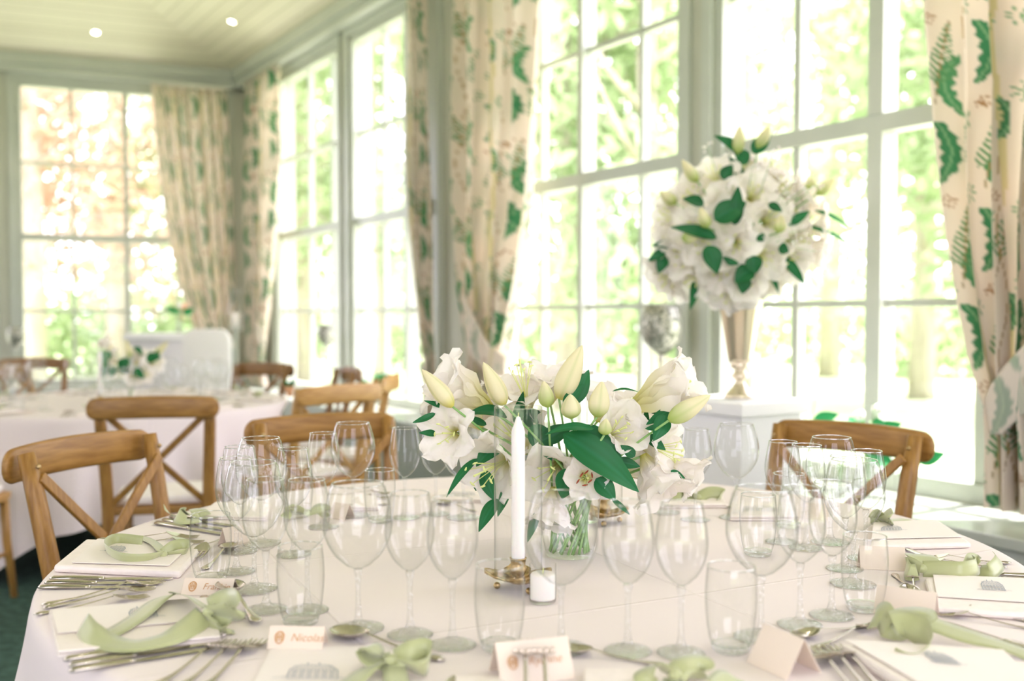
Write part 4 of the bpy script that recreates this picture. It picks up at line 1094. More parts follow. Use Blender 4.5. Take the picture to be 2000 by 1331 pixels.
t = thing('votive_holder', 'small clear glass votive with white wax right of the brass stand', 'candle holder', (p.x, p.y, .7632))
g = G(); g.lathe([(.0215, .003), (.0218, .01), (.0218, .062)], 40); obj('glass_wall', g, M['glass'], t, True)
g = G(); g.lathe([(.0001, 0), (.020, 0), (.0217, .002), (.0212, .005), (.0001, .0045)], 40); obj('base', g, M['crystal'], t, True)
g = G(); g.lathe([(.0001, .0055), (.0200, .0055), (.0203, .008), (.0203, .044), (.018, .047), (.0001, .046)], 40); obj('wax', g, M['wax'], t, True)
g = G(); g.tube([(0, 0, .046), (.001, .001, .055)], .0008, 6); obj('wick', g, M['stamen'], t)

# ------------------------------------------------------------------ lilies
WHT = np.array((.94, .895, .83)); CRM = np.array((.88, .82, .54)); YEL = np.array((.68, .64, .12)); GRN = np.array((.42, .56, .13))
def petals_geo(L=.085, W=.026, a0=14, a1=118, p=1.6, tube=0.0, seed=0, base=YEL, blen=.30, ruf=.005, inner=True):
    rs = random.Random(seed); g = G(); nu, nv = 8, 16
    for k in range(6):
        ph = k*PI/3; wide = W*(1.0 if k % 2 else .68); Lk = L*(.97+.06*rs.random()); a_end = a1*(.86+.28*rs.random()); tw = rs.uniform(-.16, .16); r0 = .004+(0 if k % 2 else .0012)
        # centre line
        cl = [(r0, 0.0)]; th = []
        for j in range(nv):
            t = (j+.5)/nv; a = R(a0+(a_end-a0)*max(0, (t-tube)/(1-tube))**p); th.append(a)
            cl.append((cl[-1][0]+math.sin(a)*Lk/nv, cl[-1][1]+math.cos(a)*Lk/nv))
        th.append(th[-1]); p1, p2 = rs.random()*6, rs.random()*6
        vs = []; cs = []
        for j in range(nv+1):
            t = j/nv; w_ = wide*(.16+.84*min(1, t*2.0)**1.1)*(max(0, 1-((t-.5)/.5)**2.6 if t > .5 else 1))**.75+.0006
            r, z = cl[j]; a = th[j]
            for i in range(nu+1):
                s = -1+2*i/nu
                cup = w_*.50*s*s*(1-.75*t)-.08*w_*(1-abs(s))**2
                rr = ruf*abs(s)**1.5*math.sin(t*19+p1+s*2)*min(1, t*2.5)+.0016*math.sin(s*9+p2)*t
                n_ = (-math.cos(a), math.sin(a))   # towards the axis
                r2 = r+n_[0]*(cup+rr); z2 = z+n_[1]*(cup+rr)
                lat = w_*s+tw*w_*t
                x, y = r2, lat
                vs.append((x*math.cos(ph)-y*math.sin(ph), x*math.sin(ph)+y*math.cos(ph), z2))
                q = min(1, max(0, t/blen)); c = base*(1-q)+WHT*q
                if abs(s) < .16 and t < .8: c = c*.86+GRN*.14
                cs.append(tuple(c))
        g.add(vs, [(j*(nu+1)+i, j*(nu+1)+i+1, (j+1)*(nu+1)+i+1, (j+1)*(nu+1)+i) for j in range(nv) for i in range(nu)], cs)
    return g
def stamen_geo(L=.06, spread=.022, seed=0):
    rs = random.Random(seed); g = G(); h = G()
    for k in range(6):
        a = k*PI/3+.4; s = spread*(.7+.5*rs.random()); pt = [(0, 0, .004), (math.cos(a)*s*.3, math.sin(a)*s*.3, L*.5), (math.cos(a)*s, math.sin(a)*s, L*.95)]
        g.tube(pt, .0007, 5); e = pt[-1]; b = a+rs.uniform(-1.2, 1.2); h.tube([(e[0]-.0045*math.sin(b), e[1]+.0045*math.cos(b), e[2]), (e[0], e[1], e[2]+.001), (e[0]+.0045*math.sin(b), e[1]-.0045*math.cos(b), e[2])], [.0008, .0017, .0008], 6)
    g.tube([(0, 0, .002), (.001, 0, L*.6), (.004, 0, L*1.1)], [.0012, .001, .0018], 6)
    return g, h
def bud_geo(L, r, green=.45, seed=0):
    g = G(); n, m = 16, 18; vs = []; cs = []
    for j in range(n+1):
        t = j/n; rr = r*(math.sin(PI*min(1, t**.75)))**.72*(1-.25*t)+.0008
        if t < .06: rr = max(rr, r*.22)
        for i in range(m):
            a = 2*PI*i/m; k = 1+.10*math.cos(3*a)
            vs.append((rr*k*math.cos(a), rr*k*math.sin(a), L*t))
            c = (GRN if green > .3 else YEL)*(1-min(1, t/max(.05, green)))+CRM*min(1, t/max(.05, green))
            if math.cos(3*a) < -.8: c = c*.7+GRN*.3
            cs.append(tuple(c))
    g.add(vs, [(j*m+i, j*m+(i+1) % m, (j+1)*m+(i+1) % m, (j+1)*m+i) for j in range(n) for i in range(m)], cs)
    return g
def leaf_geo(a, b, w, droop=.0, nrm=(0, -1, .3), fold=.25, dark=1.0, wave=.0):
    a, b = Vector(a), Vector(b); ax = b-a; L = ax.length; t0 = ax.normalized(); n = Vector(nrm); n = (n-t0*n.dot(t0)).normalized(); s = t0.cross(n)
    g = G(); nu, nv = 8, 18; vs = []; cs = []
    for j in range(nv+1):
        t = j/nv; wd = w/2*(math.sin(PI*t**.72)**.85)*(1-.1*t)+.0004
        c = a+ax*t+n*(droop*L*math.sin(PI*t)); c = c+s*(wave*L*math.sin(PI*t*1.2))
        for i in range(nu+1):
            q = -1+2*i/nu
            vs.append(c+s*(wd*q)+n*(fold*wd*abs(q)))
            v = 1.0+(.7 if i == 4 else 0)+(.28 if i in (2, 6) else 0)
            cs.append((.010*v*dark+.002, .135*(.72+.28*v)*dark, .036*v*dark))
    g.add(vs, [(j*(nu+1)+i, j*(nu+1)+i+1, (j+1)*(nu+1)+i+1, (j+1)*(nu+1)+i) for j in range(nv) for i in range(nu)], cs)
    return g
def aim(d):
    return Vector(d).normalized().to_track_quat('Z', 'Y').to_euler()
def bezier(a, b, c, n=10): return [a*(1-t)**2+b*2*t*(1-t)+c*t*t for t in [i/n for i in range(n+1)]]
VB = T(1112, 1084, .7632); VB = Vector((VB.x, VB.y, .7632))       # vase foot
NECK = VB+Vector((0, 0, .13))
STY = dict(open=dict(L=.088, W=.030, a0=16, a1=122), trumpet=dict(L=.115, W=.036, a0=9, a1=112, p=3.2, tube=.25, blen=.62), cup=dict(L=.080, W=.032, a0=20, a1=70, p=1.1),
           droop=dict(L=.095, W=.034, a0=12, a1=75, p=1.8), red=dict(L=.050, W=.022, a0=26, a1=66, p=1.0, ruf=.001))
kk = [0]
def stem_to(root, base, neck, foot, r=.0026, bend=.35):
    mid = Vector((base.x*.35+neck.x*.65, base.y*.35+neck.y*.65, base.z*.45+neck.z*.55))
    pts = bezier(base, mid, neck, 8)+[neck+(foot-neck)*k for k in (.4, .8, 1)]
    g = G(); g.tube(pts, r, 7); obj('stem', g, M['stem'], root, True, world=True)
def bloom(px, py, Y, face, sty, lab, sc=1.0, stamens=True, dark=False, grp='lilies in the centrepiece'):
    """px, py: picture position of the mouth of the flower at depth Y"""
    kk[0] += 1; c = A(px, py, Y); f = Vector(face).normalized(); s = STY[sty]
    base = c-f*s['L']*sc*.55
    t = thing('white_lily', lab, 'flower', base, 0, grp)
    rot = aim(f); e = petals_geo(seed=kk[0], **s); Mx = rot.to_matrix().to_4x4() @ Matrix.Rotation(kk[0]*.7, 4, 'Z') @ Matrix.Scale(sc, 4)
    e.move(Mx); obj('petals', e, M['petal'], t, True)
    if stamens:
        g, h = stamen_geo(.062*sc if sty != 'red' else .03, .02 if sty != 'red' else .012, kk[0]); g.move(Mx); h.move(Mx)
        obj('stamens', g, M['stamen'], t, True); obj('anthers', h, M['anther'] if dark else M['stamen'], t, True)
    i = kk[0]; ft = VB+Vector((.038*math.cos(i*2.4), .038*math.sin(i*2.4), .008)); nk = NECK+Vector((.045*math.cos(i*2.4+1.3), .045*math.sin(i*2.4+1.3), -.01))
    stem_to(t, base+f*.002, nk, ft); return t
def bud(b, tip, Y, r, green, lab, Y2=None, grp='lily buds in the centrepiece'):
    kk[0] += 1; p, q = A(*b, Y), A(*tip, Y2 or Y); t = thing('lily_bud', lab, 'flower bud', p, 0, grp)
    g = bud_geo((q-p).length, r, green, kk[0]); g.move(aim(q-p).to_matrix().to_4x4()); obj('bud', g, M['petal'], t, True)
    i = kk[0]; ft = VB+Vector((.03*math.cos(i*2.4), .03*math.sin(i*2.4), .008)); nk = NECK+Vector((.045*math.cos(i*2.4+1.3), .045*math.sin(i*2.4+1.3), -.01))
    stem_to(t, p, nk, ft, .0022); return t
def leaf(root, a, b, Ya, Yb, w, **k):
    g = leaf_geo(A(*a, Ya), A(*b, Yb), w, **k); return obj('leaf', g, M['leaf'], root, True, world=True)

b1 = bloom(872, 848, 1.84, (-.42, -.85, .05), 'open', 'open white lily at the left end of the centrepiece, facing outward', 1.0)
b2 = bloom(895, 765, 1.90, (-.80, -.35, .50), 'trumpet', 'large white trumpet lily with a yellow throat reaching up to the left', 1.35, False)
b3 = bloom(1022, 752, 1.98, (-.15, -.25, 1), 'open', 'ruffled white lily at the top behind the glass tube', 1.3)
b4 = bloom(1080, 735, 2.03, (.1, -.2, 1), 'cup', 'ruffled white lily behind the tallest bud', 1.35, False)
b5 = bloom(1308, 762, 1.88, (.80, -.30, .42), 'trumpet', 'white trumpet lily with a yellow throat curling up on the right', 1.4)
b6 = bloom(1212, 838, 1.86, (.42, -.65, .35), 'droop', 'broad white lily right of the dark leaf cluster', 1.05)
b7 = bloom(1302, 880, 1.90, (.75, -.5, -.1), 'open', 'white lily facing right above the slim glasses', 1.15)
b8 = bloom(1285, 948, 1.86, (.35, -.45, -.8), 'droop', 'drooping white lily low on the right of the centrepiece', 1.25, False)
b9 = bloom(1144, 934, 1.80, (-.05, -1, .12), 'red', 'small blush lily with dark red anthers facing us', 1.12, True, True)
b10 = bloom(1078, 925, 1.87, (-.25, -.75, -.2), 'droop', 'white lily behind the lower part of the taper candle', 1.25)
b11 = bloom(962, 915, 1.83, (-.55, -.8, -.2), 'cup', 'white lily low on the left of the glass tube', 1.3)
b12 = bloom(1075, 1005, 1.86, (-.15, -.35, -.95), 'droop', 'white lily hanging in front of the glass vase', 1.0, False)
b13 = bloom(1005, 855, 1.98, (-.35, -.6, .5), 'cup', 'white lily behind the flame end of the taper candle', 1.35)
b14 = bloom(1180, 772, 2.03, (.2, -.1, .9), 'cup', 'white lily behind the cream bud, right of centre', 1.3, False)
b15 = bloom(905, 800, 1.98, (-.6, .1, .6), 'cup', 'white lily tucked behind the left trumpet lily', 1.2, False)
b16 = bloom(1262, 905, 1.98, (.5, .1, .2), 'open', 'white lily at the back of the right side of the centrepiece', 1.25, False)
b17 = bloom(1238, 815, 1.94, (.3, -.3, .9), 'cup', 'white lily between the broad lily and the right trumpet', 1.25, False)
b18 = bloom(1345, 925, 1.93, (.7, -.2, -.4), 'droop', 'white lily at the lower right tip of the centrepiece', 1.0, False)
u1 = bud((884, 795), (824, 722), 1.82, .0165, .25, 'long cream bud pointing up at the far left of the centrepiece')
u2 = bud((985, 792), (944, 708), 1.86, .0185, .16, 'cream bud leaning left above the glass tube')
u3 = bud((1092, 780), (1137, 675), 1.88, .0235, .14, 'tallest cream bud standing over the centrepiece')
u4 = bud((1070, 796), (1062, 745), 1.83, .0150, .9, 'plump green bud in the middle of the centrepiece')
u5 = bud((1116, 818), (1114, 770), 1.81, .0190, .4, 'plump cream bud below the tallest bud')
u6 = bud((1166, 815), (1176, 745), 1.82, .0200, .35, 'large cream bud with green base right of centre')
u7 = bud((1180, 850), (1184, 818), 1.80, .0125, .9, 'small green bud under the large cream bud')
u8 = bud((1306, 822), (1388, 772), 1.80, .0185, .55, 'long green and cream bud pointing right')
# leaves, each on the stem it grows from
for root, a, b, ya, yb, w_, kw in (
    (b9, (1100, 848), (1248, 962), 1.82, 1.80, .062, dict(droop=.10, nrm=(.25, -1, .35), fold=.15)),
    (b9, (1118, 842), (1218, 905), 1.84, 1.82, .060, dict(droop=.1, nrm=(-.1, -1, .6), fold=.2)),
    (u5, (1160, 838), (1064, 850), 1.80, 1.79, .022, dict(droop=.12, nrm=(0, -.6, .8), fold=.2)),
    (u3, (1118, 790), (1150, 722), 1.88, 1.90, .030, dict(nrm=(.3, -1, .1), droop=.1)),
    (u3, (1100, 790), (1140, 750), 1.86, 1.88, .022, dict(nrm=(.3, -1, .3))),
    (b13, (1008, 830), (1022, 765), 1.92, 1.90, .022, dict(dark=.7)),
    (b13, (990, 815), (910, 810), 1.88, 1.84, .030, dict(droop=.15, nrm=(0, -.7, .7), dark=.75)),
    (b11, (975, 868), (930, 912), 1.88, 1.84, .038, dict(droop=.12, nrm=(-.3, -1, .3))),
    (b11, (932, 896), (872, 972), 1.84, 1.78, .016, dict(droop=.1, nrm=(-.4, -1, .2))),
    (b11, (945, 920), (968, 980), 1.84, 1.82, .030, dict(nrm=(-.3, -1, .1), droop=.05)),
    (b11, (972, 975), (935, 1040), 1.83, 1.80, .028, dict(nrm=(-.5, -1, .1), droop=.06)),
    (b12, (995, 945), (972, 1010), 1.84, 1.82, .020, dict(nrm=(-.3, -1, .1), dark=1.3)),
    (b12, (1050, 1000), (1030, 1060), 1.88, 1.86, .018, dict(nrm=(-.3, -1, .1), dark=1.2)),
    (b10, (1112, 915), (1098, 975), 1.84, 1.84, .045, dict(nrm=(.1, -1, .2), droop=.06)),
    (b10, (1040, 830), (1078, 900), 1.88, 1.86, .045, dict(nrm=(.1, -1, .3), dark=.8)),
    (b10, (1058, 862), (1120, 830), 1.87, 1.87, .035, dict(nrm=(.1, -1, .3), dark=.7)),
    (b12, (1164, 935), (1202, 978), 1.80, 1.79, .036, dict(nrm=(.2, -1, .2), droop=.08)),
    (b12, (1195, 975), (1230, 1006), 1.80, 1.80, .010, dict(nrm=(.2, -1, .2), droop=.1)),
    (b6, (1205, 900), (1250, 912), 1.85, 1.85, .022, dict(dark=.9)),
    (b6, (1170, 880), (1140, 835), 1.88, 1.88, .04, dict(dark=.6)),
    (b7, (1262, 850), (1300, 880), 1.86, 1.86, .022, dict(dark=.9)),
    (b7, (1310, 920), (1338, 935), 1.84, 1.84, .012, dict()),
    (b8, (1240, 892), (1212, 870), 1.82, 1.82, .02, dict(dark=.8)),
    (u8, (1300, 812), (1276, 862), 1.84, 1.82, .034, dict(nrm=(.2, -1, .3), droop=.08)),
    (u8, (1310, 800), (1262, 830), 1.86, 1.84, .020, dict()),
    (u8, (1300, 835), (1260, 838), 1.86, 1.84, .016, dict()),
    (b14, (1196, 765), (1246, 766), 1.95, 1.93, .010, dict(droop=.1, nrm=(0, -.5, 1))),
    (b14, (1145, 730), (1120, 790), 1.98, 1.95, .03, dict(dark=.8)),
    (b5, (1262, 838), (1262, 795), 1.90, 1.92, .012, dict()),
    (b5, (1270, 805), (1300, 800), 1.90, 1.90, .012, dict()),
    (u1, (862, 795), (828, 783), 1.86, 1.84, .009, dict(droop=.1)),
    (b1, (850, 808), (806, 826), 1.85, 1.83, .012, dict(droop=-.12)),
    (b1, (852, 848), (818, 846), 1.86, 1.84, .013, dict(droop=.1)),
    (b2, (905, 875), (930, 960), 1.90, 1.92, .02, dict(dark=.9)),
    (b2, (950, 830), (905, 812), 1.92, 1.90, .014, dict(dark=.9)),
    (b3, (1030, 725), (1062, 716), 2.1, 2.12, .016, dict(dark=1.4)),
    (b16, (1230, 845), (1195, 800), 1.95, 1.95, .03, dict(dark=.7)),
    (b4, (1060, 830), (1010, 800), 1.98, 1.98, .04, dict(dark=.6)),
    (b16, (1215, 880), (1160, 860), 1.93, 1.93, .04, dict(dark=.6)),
): leaf(root, a, b, ya, yb, w_, **kw)
# glass vase with water
t = thing('glass_vase', 'clear glass vase of lily stems in the middle of the big table', 'vase', VB)
g = G(); g.lathe([(.046, .006), (.052, .03), (.057, .07), (.060, .11), (.0595, .150)], 56); obj('wall', g, M['glass'], t, True)
g = G(); g.lathe([(.0001, 0), (.044, 0), (.0475, .003), (.0465, .0075), (.040, .0065), (.0001, .006)], 56); obj('base', g, M['crystal'], t, True)
g = G(); g.tube([(.0595*math.cos(a), .0595*math.sin(a), .150) for a in np.linspace(0, 2*PI, 57)], .0013, 6, cap=False); obj('rim', g, M['rim'], t, True)
g = G(); g.lathe([(.0001, .068), (.0555, .068), (.0565, .0695)], 48); obj('water', g, M['glass'], t, True)

# ------------------------------------------------------------------ tall arrangement on the plinth
def corner_box(name, lab, cat, c, a, b, z0, z1, m, lip=.02):
    """c: near corner, a along the window wall (away), b towards the window wall"""
    d1 = -U1; d2 = -N1; t = thing(name, lab, cat, (c[0]+d1.x*a/2+d2.x*b/2, c[1]+d1.y*a/2+d2.y*b/2, z0))
    c = Vector((c[0], c[1], 0))
    def bx(e, za, zb):
        p = [c-d1*e-d2*e, c+d1*(a+e)-d2*e, c+d1*(a+e)+d2*(b+e), c-d1*e+d2*(b+e)]
        return G().hexa([(q.x, q.y, za) for q in p], [(q.x, q.y, zb) for q in p])
    obj('body', bx(0, z0+.06, z1-.05), m, t, world=True, bevel=.004)
    obj('cap', bx(lip, z1-.05, z1), m, t, world=True, bevel=.006)
    obj('plinth_foot', bx(lip, z0, z0+.06), m, t, world=True, bevel=.006)
    return t
c = A(1448, 788, 3.45); PZ = c.z
corner_box('plinth', 'white square plinth carrying the tall lily arrangement', 'plinth', (c.x, c.y), .31, .31, .002, PZ, M['white'])
ctr = Vector((c.x, c.y, PZ))+(-U1-N1)*.155; ctr.z = PZ
t = thing('trumpet_vase', 'tall champagne metal trumpet vase on the white plinth', 'vase', (ctr.x, ctr.y, PZ+.001))
pr = [(.0001, 0), (.056, 0), (.058, .006), (.050, .016), (.032, .036), (.018, .056), (.017, .064), (.030, .074), (.032, .084), (.022, .096), (.020, .102), (.034, .112), (.036, .122), (.034, .13)]
g = G(); g.lathe(pr, 40); obj('foot', g, M['champagne'], t, True)
g = G(); pr = [(.0001, .13)]+[(.042+.048*q+.008*q**4, .13+.30*q) for q in np.linspace(0, 1, 16)]+[(.095, .429), (.03, .2), (.0001, .15)]
g.lathe(pr, 40, lobes=lambda a, q: 1+.02*math.cos(12*a)); obj('body', g, M['champagne'], t, True)
BC = ctr+Vector((0, 0, .62)); VN = ctr+Vector((0, 0, .42)); gT = 'lilies in the tall arrangement'
def tall_bloom(sty, seed):
    t = thing('white_lily', 'x', 'flower', (0, 0, 0), 0, gT); s = STY[sty]
    g = petals_geo(seed=seed, **s); off = -s['L']*.5
    g.move(Matrix.Translation((0, 0, off))); obj('petals', g, M['petal'], t, True)
    a, b = stamen_geo(.06, .02, seed); a.move(Matrix.Translation((0, 0, off))); b.move(Matrix.Translation((0, 0, off)))
    obj('stamens', a, M['stamen'], t, True); obj('anthers', b, M['stamen'], t, True)
    g = G(); g.tube([(0, 0, off+.004), (0, 0, off-.04), (.01, 0, off-.10)], .003, 6); obj('stem', g, M['stem'], t, True)
    return t
TPz = [tall_bloom('open', 41), tall_bloom('droop', 42), tall_bloom('open', 43)]
words = ['twelve', 'one', 'two', 'three', 'four', 'five', 'six', 'seven', 'eight', 'nine', 'ten', 'eleven']
k = 0
def ballpos(px, py, front): # picture position on the ball, front: metres towards the camera
    return A(px, py, BC.y-front)
tall = [ # px, py, towards the camera, style
 (1395, 345, .05, 0), (1450, 330, .02, 2), (1350, 380, .05, 1), (1320, 425, .05, 0), (1300, 470, .04, 2), (1335, 500, .10, 1), (1365, 450, .16, 0), (1415, 395, .16, 1),
 (1470, 380, .12, 2), (1520, 370, .04, 0), (1545, 410, .05, 1), (1505, 430, .14, 0), (1435, 475, .22, 2), (1490, 500, .18, 0), (1555, 470, .06, 2), (1575, 430, -.04, 0),
 (1350, 545, .10, 2), (1405, 530, .18, 0), (1455, 540, .16, 1), (1530, 500, .10, 1), (1560, 510, .02, 0), (1320, 540, .02, 0), (1420, 430, .2, 1), (1385, 480, .2, 2),
 (1590, 400, -.06, 1), (1300, 530, .0, 1), (1598, 445, .0, 0), (1582, 488, .02, 1), (1500, 330, .0, 0), (1560, 375, .0, 1), (1480, 340, -.05, 1), (1370, 410, -.1, 0), (1520, 450, -.1, 1), (1430, 560, .1, 0), (1500, 540, .06, 1)]
seen = {}; rs_t = random.Random(9)
for px, py, fr, st in tall:
    p = ballpos(px, py, fr); v = p-BC; p = BC+v*rs_t.uniform(.94, 1.15); v = p-BC; f = Vector((v.x, v.y-.10, v.z*.8)).normalized()
    h = int(round((math.atan2(px-1445, 440-py)/(2*PI)*12))) % 12; rr = math.hypot(px-1445, 440-py)
    ring = 'outer edge' if rr > 115 else ('middle' if rr > 60 else 'heart'); key = (h, ring); seen[key] = seen.get(key, 0)+1
    lab = f"white lily at {words[h]} o'clock on the {ring} of the tall arrangement" if seen[key] == 1 else f"{['rear', 'tucked-in', 'deepest'][min(2, seen[key]-2)]} white lily at {words[h]} o'clock on the {ring} of the tall arrangement"
    e = (f.to_track_quat('Z', 'Y') @ Matrix.Rotation(px*.1, 3, 'Z').to_quaternion()).to_euler()
    put(TPz[st], p, tuple(e), lab, gT, 1.55)
tb = [((1440, 300), (1445, 245), .0, 'cream bud standing at the top of the tall arrangement'), ((1480, 292), (1503, 246), .0, 'yellow-green bud at the top right of the tall arrangement'),
      ((1362, 355), (1332, 312), .05, 'cream bud pointing up left from the tall arrangement'), ((1320, 398), (1288, 374), .05, 'cream bud at the left side of the tall arrangement'),
      ((1382, 445), (1368, 405), .24, 'cream-green bud at the heart of the tall arrangement'), ((1520, 455), (1526, 420), .2, 'green bud right of the heart of the tall arrangement'),
      ((1595, 380), (1632, 348), .0, 'cream bud pointing right from the tall arrangement'), ((1332, 465), (1368, 462), .2, 'cream bud lying across the left of the tall arrangement'),
      ((1580, 370), (1586, 345), -.02, 'small green bud high on the right of the tall arrangement')]
for b, tip, fr, lab in tb:
    p, q = ballpos(*b, fr+.06), ballpos(*tip, fr+.06); t = thing('lily_bud', lab, 'flower bud', p, 0, 'buds in the tall arrangement')
    g = bud_geo((q-p).length, .023, .6, 3); g.move(aim(q-p).to_matrix().to_4x4()); obj('bud', g, M['petal'], t, True)
    g = G(); g.tube(bezier(p, (p+BC)/2+Vector((0, 0, -.02)), BC+Vector((0, 0, -.1)), 6), .003, 6); obj('stem', g, M['stem'], t, True, world=True)
t = thing('greenery', 'dark green lily foliage showing between the blooms of the tall arrangement', 'foliage', VN)
g = G()
lf = [((1450, 300), (1410, 275), .04, .02, 1), ((1460, 320), (1440, 300), .05, .02, 1), ((1470, 300), (1495, 275), .05, .03, 1), ((1450, 360), (1430, 320), .04, .02, 1),
      ((1395, 430), (1440, 405), .07, .26, .9), ((1435, 440), (1440, 385), .045, .26, .8), ((1380, 480), (1395, 520), .06, .27, .9), ((1400, 465), (1335, 450), .04, .24, .9), ((1375, 400), (1345, 392), .04, .2, .8),
      ((1300, 490), (1275, 505), .03, .05, 1), ((1300, 500), (1290, 525), .04, .05, 1), ((1320, 480), (1285, 480), .03, .05, .9), ((1470, 500), (1475, 525), .05, .24, .9), ((1430, 505), (1425, 515), .05, .24, .9),
      ((1450, 540), (1450, 565), .05, .2, .9), ((1470, 525), (1445, 545), .06, .22, .9), ((1500, 525), (1515, 560), .02, .12, 1), ((1530, 500), (1560, 540), .03, .08, 1.2), ((1520, 485), (1535, 490), .04, .2, .9),
      ((1570, 440), (1640, 470), .015, 0, 1.2), ((1590, 410), (1640, 435), .015, 0, 1.2), ((1355, 550), (1350, 590), .03, .05, 1.1), ((1480, 460), (1488, 468), .03, .24, .9), ((1540, 440), (1570, 420), .03, .1, 1.2), ((1410, 350), (1425, 330), .04, .12, .8), ((1500, 400), (1520, 410), .03, .2, .8)]
for i, (a, b, w_, fr, dk) in enumerate(lf):
    g = leaf_geo(ballpos(*a, fr+.03), ballpos(b[0]+(b[0]-a[0])*.4, b[1]+(b[1]-a[1])*.4, fr+.03), w_*1.2, droop=.08, nrm=(random.uniform(-.5, .5), -1, .4), dark=dk); obj('leaf', g, M['leaf'], t, True, world=True)
rs = random.Random(4); g = G(); h = G()
for i in range(46):      # fine filler twigs with tiny white flowers
    a = rs.random()*2*PI; el = rs.uniform(-.5, 1.2); d = Vector((math.cos(a)*math.cos(el), math.sin(a)*math.cos(el), math.sin(el))); L = rs.uniform(.22, .33)
    p = BC+d*L; g.tube(bezier(BC+Vector((0, 0, -.15)), BC+d*L*.5, p, 4), .0012, 4)
    for j in range(5):
        q = p+Vector((rs.uniform(-.02, .02), rs.uniform(-.02, .02), rs.uniform(-.02, .02))); h.ball(q, .005, 4)
obj('twigs', g, M['stem'], t, world=True); obj('filler_flowers', h, M['wax'], t, world=True)['kind'] = 'stuff'
g = G()
for i in range(9):
    a = i*.7; g.tube(bezier(VN+Vector((.03*math.cos(a), .03*math.sin(a), -.1)), VN+Vector((.05*math.cos(a), .05*math.sin(a), .08)), BC+Vector((.16*math.cos(a), .16*math.sin(a), .02)), 6), .004, 6)
obj('main_stems', g, M['stem'], t, True, world=True)

# ------------------------------------------------------------------ silver mosaic goblets, hurricane lamp, boxes, small vases
def goblet(x, d, z_top_y, wpx, lab, W=W1, SX=sx):
    s = SX(x, d); q = W(s, d, 0); Y = q[1]; zt = A(x, z_top_y, Y).z; r = wpx/2/F*Y; base = .542 if W in (W1, W2) else 0; H = zt-base
    t = thing('candle_goblet', lab, 'candle holder', (q[0], q[1], base), 0, 'tall silver mosaic goblets on the window seat')
    bh = r*2.45; z0 = H-bh
    g = G(); g.lathe([(.012, z0), (r*.5, z0+bh*.10), (r*.86, z0+bh*.28), (r, z0+bh*.50), (r*.97, z0+bh*.75), (r*.84, H), (r*.80, H), (r*.9, z0+bh*.6), (r*.4, z0+bh*.12), (.001, z0+bh*.1)], 32); obj('bowl', g, M['mosaic'], t, True)
    g = G(); g.lathe([(.0001, 0), (r*.75, 0), (r*.7, .012), (.02, .03), (.009, .06), (.008, z0*.5), (.013, z0*.55), (.008, z0*.6), (.009, z0-.03), (.02, z0-.012), (.012, z0)], 24); obj('stem', g, M['steel2'], t, True)
    g = G(); g.lathe([(.0001, H-bh*.5), (r*.5, H-bh*.5), (r*.5, H-bh*.12), (.0001, H-bh*.12)], 20); obj('candle', g, M['wax'], t, True)
goblet(1289, .22, 597, 80, 'silver mosaic candle goblet on the window seat left of the tall vase')
goblet(636, .22, 634, 34, 'silver mosaic candle goblet in front of the side window')
goblet(31, .22, 640, 32, 'silver mosaic candle goblet at the left edge before the far window', W2, sx2)
# hurricane lamp by the corner
s = sx2(461, .2); q = W2(.30, .25, 0); q = A(461, 640, 9.6)
t = thing('hurricane_lamp', 'clear glass hurricane lamp on a tall stand in front of the far corner curtain', 'candle holder', (q.x, q.y, .002))
zz = q.z; r = .085
g = G(); g.lathe([(.0001, 0), (.13, 0), (.12, .02), (.03, .04), (.018, .1), (.018, zz-.06), (.05, zz-.02), (.09, zz-.01), (.09, zz), (.0001, zz)], 24); obj('stand', g, M['frame'], t, True)
g = G(); g.lathe([(r*.55, zz+.001), (r*.95, zz+.08), (r, zz+.14), (r*.7, zz+.24), (r*.5, zz+.32), (r*.62, zz+.40)], 28); obj('chimney', g, M['glass'], t, True)
g = G(); g.lathe([(.0001, zz+.001), (.04, zz+.001), (.04, zz+.14), (.0001, zz+.14)], 16); obj('candle', g, M['wax'], t, True)
# grey fronted box plinth and white draped board
p = A(298, 700, 8.35); zt = A(298, 652, 8.35).z
t = thing('plinth', 'pale grey box plinth with a small white label in front of the far window', 'plinth', (p.x, p.y+.2, .002))
g = G(); g.box((p.x, p.y+.25, (zt-.06)/2), (.50, .44, zt-.06-.004), .18); obj('body', g, M['greyboard'], t, world=True, bevel=.005)
g = G(); g.box((p.x, p.y+.25, zt-.03), (.56, .50, .06), .18); obj('cap', g, M['white'], t, world=True, bevel=.008)
g = G(); g.box((p.x+.03, p.y+.018, zt-.16), (.12, .006, .05), .18); obj('label', g, M['white'], t, world=True)
p = A(405, 700, 8.1); zt = A(405, 643, 8.1).z
t = thing('covered_chair', 'chair under a smooth white cover with rounded shoulders beside the grey box plinth', 'chair', (p.x, p.y, .002))
g = G(); n = 24; pl = [(-.19, 0), (.19, 0), (.19, zt-.1)]+[(.09+.10*math.cos(a), zt-.10+.10*math.sin(a)) for a in np.linspace(0, PI/2, 8)]+[(-.09+.10*math.cos(a), zt-.10+.10*math.sin(a)) for a in np.linspace(PI/2, PI, 8)]+[(-.19, zt-.1)]
m_ = len(pl); vs = [(p.x+a, p.y-.04, b+.002) for a, b in pl]+[(p.x+a*1.0, p.y+.05, b+.002) for a, b in pl]
g.add(vs, [tuple(range(m_)), tuple(range(2*m_-1, m_-1, -1))]+[(i, m_+i, m_+(i+1) % m_, (i+1) % m_) for i in range(m_)]); g.c = [(.9, .88, .86)]*len(g.v); obj('back_cover', g, M['cover'], t, world=True, bevel=.01)
